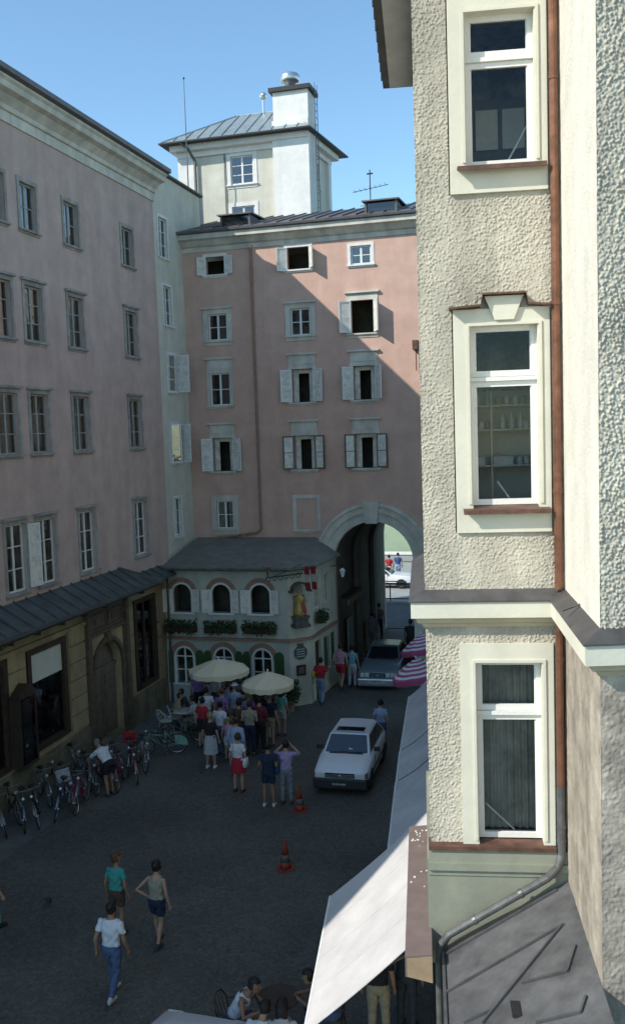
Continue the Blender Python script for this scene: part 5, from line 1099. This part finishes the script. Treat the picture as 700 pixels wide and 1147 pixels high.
POSES = {
 'stand': dict(le=(.25,.03,1.10),lw=(.27,-.08,.85),re=(-.25,.03,1.10),rw=(-.27,-.08,.85),lk=(.11,-.02,.5),la=(.12,.02,.08),rk=(-.11,-.02,.5),ra=(-.12,.02,.08)),
 'walk':  dict(le=(.25,.12,1.12),lw=(.27,.06,.87),re=(-.26,-.02,1.10),rw=(-.26,-.14,.86),lk=(.1,-.16,.52),la=(.1,-.2,.09),rk=(-.1,.02,.5),ra=(-.1,.26,.14)),
 'hip':   dict(le=(.42,.08,1.15),lw=(.22,-.02,1.0),re=(-.25,.02,1.10),rw=(-.27,-.06,.85),lk=(.1,-.12,.51),la=(.1,-.16,.08),rk=(-.1,.03,.5),ra=(-.11,.2,.12)),
 'fold':  dict(le=(.25,.02,1.14),lw=(.05,-.24,1.17),re=(-.25,.02,1.14),rw=(-.05,-.26,1.12),lk=(.11,-.02,.5),la=(.13,.02,.08),rk=(-.11,-.03,.5),ra=(-.13,.0,.08)),
 'photo': dict(le=(.36,-.18,1.36),lw=(.12,-.26,1.58),re=(-.36,-.18,1.36),rw=(-.1,-.26,1.58),lk=(.11,-.02,.5),la=(.12,.02,.08),rk=(-.11,-.02,.5),ra=(-.12,.02,.08)),
 'bend':  dict(lean=42,le=(.24,-.58,1.02),lw=(.2,-.62,.78),re=(-.24,-.56,1.02),rw=(-.2,-.66,.8),lk=(.11,-.03,.5),la=(.11,.05,.08),rk=(-.11,-.03,.5),ra=(-.11,.0,.08)),
 'sit':   dict(lean=12,sit=1,le=(.27,-.12,.68),lw=(.15,-.36,.72),re=(-.27,-.12,.68),rw=(-.1,-.38,.74),lk=(.12,-.44,.5),la=(.12,-.42,.08),rk=(-.12,-.44,.5),ra=(-.14,-.36,.08)),
 'sitlean': dict(lean=32,sit=1,le=(.3,-.3,.72),lw=(.1,-.52,.76),re=(-.3,-.3,.72),rw=(-.12,-.54,.76),lk=(.14,-.44,.5),la=(.14,-.4,.08),rk=(-.14,-.44,.5),ra=(-.16,-.4,.08)),
}
def person(label, loc, face, h=1.72, pose='stand', shirt='white', legs=('trousers','jeans'), hair='brown', long=False, sleeve=.55, skin='skin', shoes='dkgrey', bag=None, hat=None, group=None, vox=.0155, turn=0, sleeveless=False, fem=False, apron=None):
    P = POSES[pose]; k = h/1.75; sit = P.get('sit', 0); lean = R(P.get('lean', 3)); pz = .55 if sit else .96
    pel = Vector((0,0,pz))
    Rl = Matrix.Rotation(lean, 3, 'X')
    def up(p):                                                # upper body point in standing coordinates (pelvis z .96) -> posed
        v = Vector(p)-Vector((0,0,.96)); v = Rl @ v; return pel+v
    sw = .175 if fem else .195
    mb = MB(); n = 16
    def ring(c, rx, ry, rot=None): return [c+(rot @ Vector((rx*math.cos(a*2*math.pi/n), ry*math.sin(a*2*math.pi/n), 0)) if rot else Vector((rx*math.cos(a*2*math.pi/n), ry*math.sin(a*2*math.pi/n), 0))) for a in range(n)]
    hipw = .175 if fem else .165
    tor = [(.84,.10,.08),(.88,hipw*.95,.105),(.96,hipw,.118),(1.08,.135 if fem else .15,.098),(1.2,.145 if fem else .165,.11),(1.33,.168 if fem else .188,.118),(1.41,.16 if fem else .178,.098),(1.455,.10,.075),(1.49,.062,.06),(1.56,.054,.056),(1.6,.05,.056)]
    mb.loft([ring(up((0,(.0 if z < 1.4 else -.01),z)), rx, ry, Rl) for z, rx, ry in tor])
    # head with jaw, nose and ears
    hc = up((0,-.025,1.655)); Rh = Matrix.Rotation(R(turn),3,'Z') @ Matrix.Rotation(lean*.45,3,'X')
    def hp(x,y,z): return hc+Rh @ Vector((x,y,z))
    hr = [(-.125,.03,.035,-.045),(-.105,.052,.062,-.03),(-.07,.066,.082,-.012),(-.03,.072,.092,0),(.02,.077,.098,.005),(.065,.072,.092,.008),(.1,.052,.066,.01),(.118,.02,.026,.01)]
    mb.loft([[hp(rx*math.cos(a*2*math.pi/n), oy+ry*math.sin(a*2*math.pi/n), z) for a in range(n)] for z, rx, ry, oy in hr])
    mb.tube([hp(0,-.09,.015),hp(0,-.118,-.025)],[.012,.02],6)
    for s in (-1,1): mb.ball(hp(s*.078,.0,-.01),(.014,.02,.03),6,4)
    segs = []
    def limb(pts, rs): mb.tube(pts, rs, 10)
    tp = {}
    for s, E, Wr in ((1,'le','lw'),(-1,'re','rw')):
        sh = up((s*sw,0,1.395)); e = Vector(P[E]); wq = Vector(P[Wr])
        limb([sh-Vector((s*.05,0,0)),sh,sh.lerp(e,.5),e,e.lerp(wq,.35),wq],[.04,.050 if not fem else .044,.046 if not fem else .038,.038 if not fem else .032,.038 if not fem else .032,.026])
        d = (wq-e).normalized(); side = Vector((0,-1,0)) if abs(d.z) > .6 else Vector((0,0,1)); side = (side-d*side.dot(d)).normalized(); nrm = d.cross(side)
        palm = wq+d*.045
        limb([wq,wq+d*.03,wq+d*.085],[.026,.034,.03])
        for q, (o_, L_) in enumerate(((-.03,.062),(-.01,.078),(.011,.074),(.03,.055))):
            b0 = wq+d*.08+side*o_; cu = nrm*s*.5; b1 = b0+(d+cu*.3).normalized()*L_*.55; b2 = b1+(d+cu*1.5).normalized()*L_*.5; mb.tube([b0-d*.02,b0,b1,b2],[.011,.0105,.0095,.008],6)
        b0 = wq+d*.03-side*.02; mb.tube([b0,b0-side*.035+d*.03,b0-side*.045+d*.06],[.013,.012,.01],6)
        segs += [('ua',s,sh,e),('fa',s,e,wq),('hand',s,wq,wq+d*.17)]
    for s, K, A in ((1,'lk','la'),(-1,'rk','ra')):
        hp_ = pel+Vector((s*.088,0,-.06)); kn = Vector(P[K]); an = Vector(P[A])
        limb([hp_+Vector((0,0,.04)),hp_,hp_.lerp(kn,.5),kn,kn.lerp(an,.3)+Vector((0,.012,0)),kn.lerp(an,.7),an],[.08,.092,.076,.054,.056,.042,.036])
        fd = Vector((0,-1,0)); fz = max(.0,an.z-.08)
        mb.loft([[Vector((an.x+rx*math.cos(a*2*math.pi/n), an.y+y, max(.004,fz+z+rz_*math.sin(a*2*math.pi/n)))) for a in range(n)] for y, rx, z, rz_ in ((.075,.02,.04,.03),(.055,.034,.045,.042),(0,.04,.05,.048),(-.08,.045,.036,.034),(-.15,.044,.025,.024),(-.185,.025,.02,.016))])
        segs += [('th',s,hp_,kn),('ca',s,kn,an),('foot',s,an+Vector((0,0,-.045)),an+Vector((0,-.15,-.06)))]
    segs += [('tor',0,up((0,0,.86)),up((0,0,1.44))),('neck',0,up((0,0,1.5)),up((0,0,1.56))),('head',0,hp(0,0,-.07),hp(0,0,.07))]
    me = bpy.data.meshes.new('p'); me.from_pydata([tuple(v) for v in mb.v], [], mb.f); bmx = bmesh.new(); bmx.from_mesh(me); bmesh.ops.recalc_face_normals(bmx, faces=bmx.faces); bmx.to_mesh(me); bmx.free()
    o = bpy.data.objects.new('tmp', me); COL.objects.link(o); md = o.modifiers.new('r','REMESH'); md.mode = 'VOXEL'; md.voxel_size = vox; md.use_smooth_shade = True
    sm = o.modifiers.new('s','SMOOTH'); sm.factor = .5; sm.iterations = 2
    dg = bpy.context.evaluated_depsgraph_get(); bme = bpy.data.meshes.new_from_object(o.evaluated_get(dg)); bpy.data.objects.remove(o); bpy.data.meshes.remove(me)
    bme.materials.clear(); bme.materials.append(M[skin])
    T = thing('person', label, 'person', (loc[0],loc[1],loc[2] if len(loc) > 2 else 0), R(face), group); T.scale = (k,k,k)
    body = bpy.data.objects.new('body', bme); COL.objects.link(body); body.parent = T
    # classify the faces by nearest bone
    import numpy as np
    nv = len(bme.vertices); co = np.empty(nv*3); bme.vertices.foreach_get('co', co); co = co.reshape(-1,3); no = np.empty(nv*3); bme.vertices.foreach_get('normal', no); no = no.reshape(-1,3)
    D = []; Tt = []
    rad = dict(ua=.045,fa=.035,hand=.03,th=.08,ca=.05,foot=.04,tor=.15,neck=.055,head=.09)
    for nm, s, a, b in segs:
        a_ = np.array(a); ab = np.array(b)-a_; tt = ((co-a_)@ab)/(ab@ab); tc_ = np.clip(tt,0,1); d = np.linalg.norm(co-(a_+tc_[:,None]*ab),axis=1)
        if nm == 'tor':                                       # elliptical torso
            d = d - .03
        D.append(d/rad[nm] if nm != 'tor' else d/.12); Tt.append(tt)
    D = np.array(D); Tt = np.array(Tt); near = D.argmin(0); t_ = Tt[near, np.arange(nv)]; names = np.array([s_[0] for s_ in segs])[near]
    tz = Tt[[i for i,s_ in enumerate(segs) if s_[0]=='tor'][0]]
    def cloth(nm, sel, off, m, fold=.009):
        idx = np.nonzero(sel)[0]; mp = -np.ones(nv, int); mp[idx] = np.arange(len(idx)); fs = []
        for p in bme.polygons:
            v_ = [mp[i] for i in p.vertices]
            if min(v_) >= 0: fs.append([int(x) for x in v_])
        if not fs: return None
        f_ = off+fold*np.sin(co[idx,2]*38+co[idx,0]*17)*np.cos(co[idx,0]*30+co[idx,1]*25)
        q = co[idx]+no[idx]*f_[:,None]
        me2 = bpy.data.meshes.new(nm); me2.from_pydata([tuple(v) for v in q], [], fs); me2.polygons.foreach_set('use_smooth',[True]*len(fs)); me2.materials.append(m); me2.update()
        ob = bpy.data.objects.new(nm, me2); COL.objects.link(ob); ob.parent = T; return ob
    isT = names == 'tor'; ua = names == 'ua'
    top = .93 if not sleeveless else .86
    sh_sel = (isT & (tz > .18) & (tz < 1.05)) | (ua & (t_ < sleeve)) | ((names == 'neck') & (tz < 1.03))
    if sleeve > .95: sh_sel |= (names == 'fa') & (t_ < (sleeve-.95)*4)
    if sleeveless: sh_sel = (isT & (tz > .18) & (tz < .92)) | (isT & (tz >= .92) & (tz < 1.02) & (abs(co[:,0]) > .05) & (abs(co[:,0]) < .13))
    cloth('shirt' if not sleeveless else 'vest', sh_sel, .016, c_(shirt))
    kind, lc = legs
    base = (isT & (tz < .26)) | ((names == 'th') & (t_ < .5) & (tz < .3))
    if kind == 'trousers': cloth('trousers', base | (names == 'th') | ((names == 'ca') & (t_ < .93)), .02, c_(lc), .008)
    elif kind == 'shorts': cloth('shorts', base | ((names == 'th') & (t_ < .62)), .02, c_(lc))
    else:
        cloth('underskirt', base, .012, c_(lc)); L_ = .36 if kind == 'skirt' else .5
        mb2 = MB(); mb2.sm = True
        if not sit:
            mb2.loft([[Vector((rx*(1+.04*math.sin(a*5))*math.cos(a*2*math.pi/28), ry*(1+.05*math.sin(a*5+1))*math.sin(a*2*math.pi/28), z)) for a in range(28)] for z, rx, ry in ((1.07,.155,.118),(.98,.19,.14),(.86,.21,.165),(1.0-L_,.235,.2),(.98-L_,.236,.2))], cap=False)
            mb2.build('skirt', c_(lc), T, fix=False)
    cloth('shoe', (names == 'foot') | ((names == 'ca') & (t_ > .93)), .009, c_(shoes), 0)
    # hair: skull faces behind the hairline
    loc_ = np.array([tuple(Rh.inverted() @ (Vector(v)-hc)) for v in co[(names == 'head')|(names == 'neck')]]) if True else None
    hs = np.zeros(nv, bool); ids = np.nonzero((names == 'head')|(names == 'neck'))[0]
    hs[ids] = ((loc_[:,2] > .055) | ((loc_[:,1] > -.01) & (loc_[:,2] > -.06)) | ((loc_[:,1] > .03) & (loc_[:,2] > -.09))) & (loc_[:,2] > -.13)
    if hair != 'bald': cloth('hair', hs, .022 if (long or fem) else .013, HAIRM[hair], .007)
    if long:
        mb2 = MB(); mb2.sm = True; mb2.loft([[hp(rx*math.cos(a*2*math.pi/12), y+ry*math.sin(a*2*math.pi/12), z) for a in range(12)] for z, rx, ry, y in ((.05,.08,.06,.06),(-.05,.09,.06,.07),(-.13,.095,.05,.075),(-.22,.075,.03,.08),(-.25,.03,.012,.08))]); mb2.build('hair_length', HAIRM[hair], T)
    mb2 = MB()
    for s in (-1,1): mb2.ball(hp(s*.03,-.088,.012),.009,6,4)
    mb2.build('eyes', M['black'], T); mb2 = MB(); mb2.ball(hp(0,-.094,-.062),(.022,.006,.006),6,4); mb2.build('mouth', M['pinkband'], T)
    if bag:
        t2 = thing('bag', bag[0], 'bag', T.matrix_basis @ Vector((0,0,0)), R(face)); t2.scale = (k,k,k); bmx_ = c_(bag[1]); side, z = bag[2], bag[3]
        mb2 = MB(); mb2.sm = True; bx_, by_ = (side*.25,.02) if abs(side) == 1 else (0,.2)
        mb2.loft([[Vector((bx_+rx*math.cos(a*2*math.pi/12), by_+ry*math.sin(a*2*math.pi/12), z+dz)) for a in range(12)] for dz, rx, ry in ((-.16,.05,.1),(-.13,.075,.15),(0,.08,.16),(.09,.065,.14),(.11,.03,.12))]); mb2.build('pouch', bmx_, t2)
        mb2 = MB(); mb2.tube([(bx_,by_-.1,z+.09),(bx_*.5+.0,-.14,1.2),(-side*.1,-.02,1.50),(bx_*.5,.15,1.2),(bx_,by_+.1,z+.09)],.009,5); mb2.build('strap', bmx_, t2)
    if hat:
        mb2 = MB(); mb2.sm = True; mb2.loft([[hp(r_*math.cos(a*2*math.pi/16),.005+r_*1.15*math.sin(a*2*math.pi/16),z) for a in range(16)] for z, r_ in ((.06,.15),(.066,.15),(.07,.095),(.13,.085),(.145,.05),(.147,.01))]); mb2.build('hat', c_(hat), T)
    return T

def at(px, py, z=0): p = G(px,py,z); return (p.x,p.y,0)
# three walkers in the foreground, seen from behind (face 180 looks up the street)
person('man in white polo shirt and jeans walking away in the foreground', at(128,1117), 176, 1.74, 'walk', 'white', ('trousers','jeans'), 'dark', skin='skintan', shoes='offwhite', vox=.012)
person('woman in green top and brown shorts ahead of the man in white', at(133,1046), 172, 1.66, 'stand', 'teal', ('shorts','brown'), 'red', skin='skintan', turn=-45, vox=.012, fem=True)
person('woman in pale sleeveless top and dark shorts with hand on hip', at(178,1058), 174, 1.68, 'hip', 'tan', ('shorts','navy'), 'dark', skin='skin', sleeveless=True, sleeve=0, vox=.012, fem=True)
person('person bending over the parked bicycles in white shirt and black shorts', at(124,891), -112, 1.72, 'bend', 'white', ('shorts','black'), 'grey', skin='skintan', sleeve=.7)
GR = 'people crowded in front of the café'
person('woman in white top with a dark mark and red skirt, front of the crowd', at(268,887), 178, 1.66, 'stand', 'white', ('skirt','red'), 'brown', fem=True, bag=('white shoulder bag on the woman in the red skirt','white',-1,.95), group=GR, shoes='maroon')
person('person in loose white shirt directly behind the woman in the red skirt', at(266,868), 180, 1.72, 'stand', 'light_blue', ('trousers','pale_grey'), 'brown', sleeve=1.1, group=GR)
person('man in navy shirt and navy shorts standing with his back to us', at(302,903), 182, 1.74, 'fold', 'navy', ('shorts','navy'), 'dark', skin='skintan', shoes='white', group=GR)
person('person in lilac shirt and pale trousers raising a camera beside the navy man', at(322,900), 186, 1.72, 'photo', 'lilac', ('trousers','grey'), 'dark', sleeve=.75, bag=('blue shoulder bag on the person raising a camera','blue',1,1.0), group=GR)
person('blond person in black top and long pale skirt left of the crowd', at(237,860), 185, 1.68, 'stand', 'black', ('long_skirt','pale_grey'), 'blond', fem=True, shoes='white', group=GR)
person('man in maroon shirt with black trousers in the middle of the crowd', at(292,843), 180, 1.78, 'fold', 'maroon', ('trousers','black'), 'dark', sleeve=1.1, group=GR)
person('girl with long dark hair, mint green top and pale shorts', at(316,824), 176, 1.58, 'stand', 'mint', ('shorts','offwhite'), 'dark', long=True, fem=True, group=GR)
person('person in lilac top and pale jeans at the left of the crowd', at(250,829), 170, 1.72, 'stand', 'purple', ('trousers','pale_jeans'), 'red', group=GR)
person('person in white tee and khaki shorts beside the left parasol pole', at(233,826), 200, 1.68, 'stand', 'white', ('shorts','khaki'), 'dark', group=GR)
person('person in light blue shirt and white sun hat amid the crowd', at(264,822), 184, 1.7, 'fold', 'light_blue', ('trousers','pale_grey'), 'grey', hat='white', group=GR)
person('dark haired woman in brown dress in the thick of the crowd', at(269,842), 178, 1.66, 'stand', 'brown', ('skirt','brown'), 'dark', fem=True, group=GR)
person('person in grey and white top behind the maroon shirted man', at(283,818), 186, 1.7, 'stand', 'grey', ('trousers','pale_grey'), 'brown', group=GR)
person('tall man in dark grey shirt behind the maroon shirted man', at(292,822), 180, 1.8, 'fold', 'dkgrey', ('trousers','dkgrey'), 'dark', group=GR)
person('tanned person in orange-brown vest under the right parasol', at(306,812), 60, 1.7, 'stand', 'brown', ('shorts','maroon'), 'brown', skin='skintan', sleeveless=True, sleeve=0, group=GR)
person('waiter in bluish shirt standing under the left parasol', at(224,806), 190, 1.78, 'stand', 'purple', ('trousers','black'), 'dark', group=GR)
person('person in cream blouse under the left parasol near the wall', at(243,806), 160, 1.66, 'fold', 'offwhite', ('skirt','brown'), 'brown', fem=True, group=GR)
person('person in dark jacket by the café window between the parasols', at(264,803), 200, 1.74, 'stand', 'dkgrey', ('trousers','brown'), 'dark', sleeve=1.1, group=GR)
person('person in pale grey shirt half hidden behind the crowd', at(275,810), 175, 1.68, 'stand', 'pale_grey', ('trousers','jeans'), 'brown', group=GR)
person('person in pale blue top standing beside the left parasol pole', at(256,818), 150, 1.66, 'stand', 'light_blue', ('trousers','jeans'), 'brown', group=GR)
person('person in striped black and white top right of the white sun hat', at(274,828), 182, 1.68, 'stand', 'dkgrey', ('skirt','offwhite'), 'brown', fem=True, group=GR)
person('person in lilac blouse left of the tall man in dark grey', at(280,832), 176, 1.66, 'stand', 'lilac', ('trousers','pale_jeans'), 'blond', fem=True, group=GR)
person('person in white shirt by the middle ground floor window', at(251,800), 20, 1.72, 'stand', 'white', ('trousers','black'), 'dark', group=GR)
person('person in green shirt between the two parasols', at(271,800), 10, 1.7, 'stand', 'teal', ('trousers','khaki'), 'brown', group=GR)
person('person in dark top near the right parasol pole', at(297,816), 165, 1.7, 'stand', 'black', ('trousers','jeans'), 'brown', group=GR)
person('person in white tee and jeans between the blond woman and the crowd', at(248,846), 165, 1.7, 'stand', 'white', ('trousers','jeans'), 'dark', group=GR)
person('person in tan shirt left of the man in maroon', at(281,846), 182, 1.72, 'fold', 'tan', ('trousers','navy'), 'brown', group=GR)
person('child in pink top holding still behind the white shirted pair', at(257,852), 185, 1.35, 'stand', 'pink', ('shorts','white'), 'blond', group=GR)
person('person in navy polo right of the man in maroon', at(303,836), 178, 1.7, 'stand', 'navy', ('shorts','khaki'), 'grey', group=GR)
person('person in red top far left of the crowd by the chairs', at(228,838), 175, 1.64, 'stand', 'red', ('skirt','black'), 'dark', fem=True, group=GR)
# seated guests
GS = 'guests seated at the café tables'
seats = [((198,818),120,'tan','brown','guest in beige top seated at the leftmost café table'),((210,812),-60,'dkgrey','dark','guest in dark top seated across the leftmost café table'),((222,822),-100,'offwhite','dark','guest in off-white top facing away from the bicycles'),
         ((289,806),90,'pink','brown','guest in pink top seated under the right parasol'),((312,806),-80,'red','dark','guest in red top seated at the right end')]
for (px, py), f, shc, hr_, lab in seats:
    a = at(px,py); person(lab, a, f, 1.7, 'sit', shc, ('trousers','khaki' if shc != 'dkgrey' else 'jeans'), hr_, group=GS)
    chair('white wire chair of the ' + lab, a[0], a[1], f)
for (px, py), lab in (((207,820),'small round table at the left end of the café terrace'),((255,812),'small round table hidden in the middle of the crowd'),((300,808),'small round table under the right parasol')):
    a = at(px,py); table(lab, a[0], a[1])
a = at(187,822); chair('empty white wire chair at the far left of the café terrace', a[0], a[1], 150); a = at(216,808); chair('empty white wire chair behind the leftmost café table', a[0], a[1], -20)
# by the side of the cafe and the arch
person('person in red tee and pale jeans walking along the café side wall', at(360,789), 175, 1.74, 'walk', 'red', ('trousers','pale_jeans'), 'dark', shoes='dkgrey', bag=('yellow bag on the back of the person in red','yellow',1,1.15))
person('person in pink tee and red shorts entering the archway', at(382,772), 175, 1.78, 'walk', 'pink', ('shorts','red'), 'brown')
person('person in white top and pale long trousers left of the silver blue car', at(395,770), 178, 1.66, 'stand', 'aqua', ('trousers','pale_grey'), 'dark', fem=True)
person('person in pale shirt walking in the shade of the passage', at(418,728), 180, 1.74, 'walk', 'grey', ('trousers','grey'), 'dark')
person('person in dusky pink top beside the passage wall', at(425,715), 180, 1.7, 'stand', 'pink', ('trousers','dkgrey'), 'dark')
person('curly dark haired person in light blue top behind the white hatchback', (-5.72,28.15,0), 178, 1.6, 'stand', 'light_blue', ('trousers','jeans'), 'dark', fem=True, sleeve=.6, long=False)
person('person in red top walking in the sun beyond the arch', at(436,651), 178, 1.75, 'walk', 'red', ('trousers','white'), 'dark')
person('person in blue top walking in the sun beyond the arch', at(446,649), 178, 1.78, 'walk', 'blue', ('trousers','light_blue'), 'dark')
person('person in dark clothes standing by the right wall of the archway', at(460,738), 170, 1.74, 'stand', 'dkgrey', ('trousers','brown'), 'brown')
a = at(-8,1046); person('person in blue trousers cut off by the left edge of the picture', a, 150, 1.72, 'walk', 'aqua', ('trousers','aqua'), 'brown', shoes='black')
# foreground group seated round a table under the near awning
GF = 'people seated at the table under the near awning'
def seat_at(px, py, face, zh=1.17, off=.42):
    p = G(px, py, zh); return (p.x-math.sin(R(face))*off, p.y+math.cos(R(face))*off, 0)
for px, py, f, lab, clab, kw in (
  (287,1100,88,'person in white vest leaning forward at the left of the seated group','chair of the person in the white vest',dict(shirt='white',legs=('shorts','jeans'),skin='skintan',sleeveless=True,sleeve=0)),
  (298,1124,170,'dark haired person in pale striped top with back to us at the lower edge','chair of the person in the pale striped top',dict(shirt='white',legs=('trousers','khaki'))),
  (316,1122,190,'long haired person seated between the pale striped top and the awning','chair of the long haired person',dict(shirt='offwhite',legs=('trousers','tan'),long=True)),
  (343,1090,-80,'dark haired person reaching across the table beside the sunlit awning','chair of the person reaching across the table',dict(shirt='black',legs=('trousers','jeans'),skin='skintan'))):
    q_ = seat_at(px, py, f); person(lab, q_, f, 1.74, 'sitlean', hair='dark', group=GF, vox=.012, **kw); chair('dark wire '+clab, q_[0], q_[1], f, M['wood'])
p = G(312,1118,.72); table('round table among the people seated at the lower edge', p.x, p.y, .36, M['wood'])
person('person in brown trousers standing in shadow under the near awning', at(425,1165), 190, 1.72, 'stand', 'black', ('trousers','khaki'), 'dark', skin='skintan')
person('person in dark clothes in the deep shadow beside the right wall', at(456,1150), 170, 1.7, 'stand', 'dkgrey', ('trousers','dkgrey'), 'dark', skin='skintan')
# pigeon on the cobbles
g_ = at(55,1015); t = thing('pigeon', 'dark grey pigeon standing on the cobbles at the left', 'bird', g_, .8)
pm = mat('pigeon_feathers', (.06,.07,.08), .7, .3, 30); mb = MB(); mb.sm = True
mb.loft([[Vector((rx*math.cos(a*math.pi/6), y, z+rz*math.sin(a*math.pi/6))) for a in range(12)] for y, rx, rz, z in ((.19,.02,.008,.12),(.1,.045,.03,.13),(.02,.065,.06,.14),(-.06,.06,.065,.15),(-.1,.035,.045,.18),(-.12,.026,.03,.22),(-.13,.028,.028,.25),(-.155,.015,.015,.25),(-.18,.004,.004,.245))])
for s in (-1,1): mb.tube([(s*.025,0,.1),(s*.025,0,.01),(s*.025,-.04,.006)],.006,5)
mb.build('body', pm, t)
# potted shrub beside the cafe corner
t = thing('potted_shrub', 'leafy green shrub in a pot beside the right parasol', 'plant', at(325,797)); rr = random.Random(9)
mb = MB(); mb.lathe([(.14,0),(.2,.35),(.21,.36),(.17,.36)],n=14); mb.build('pot', M['pinkband'], t)
leaves(700,-.35,.35,-.35,.35,.3,1.2,.05).build('foliage', M['leaf'], t, fix=False)
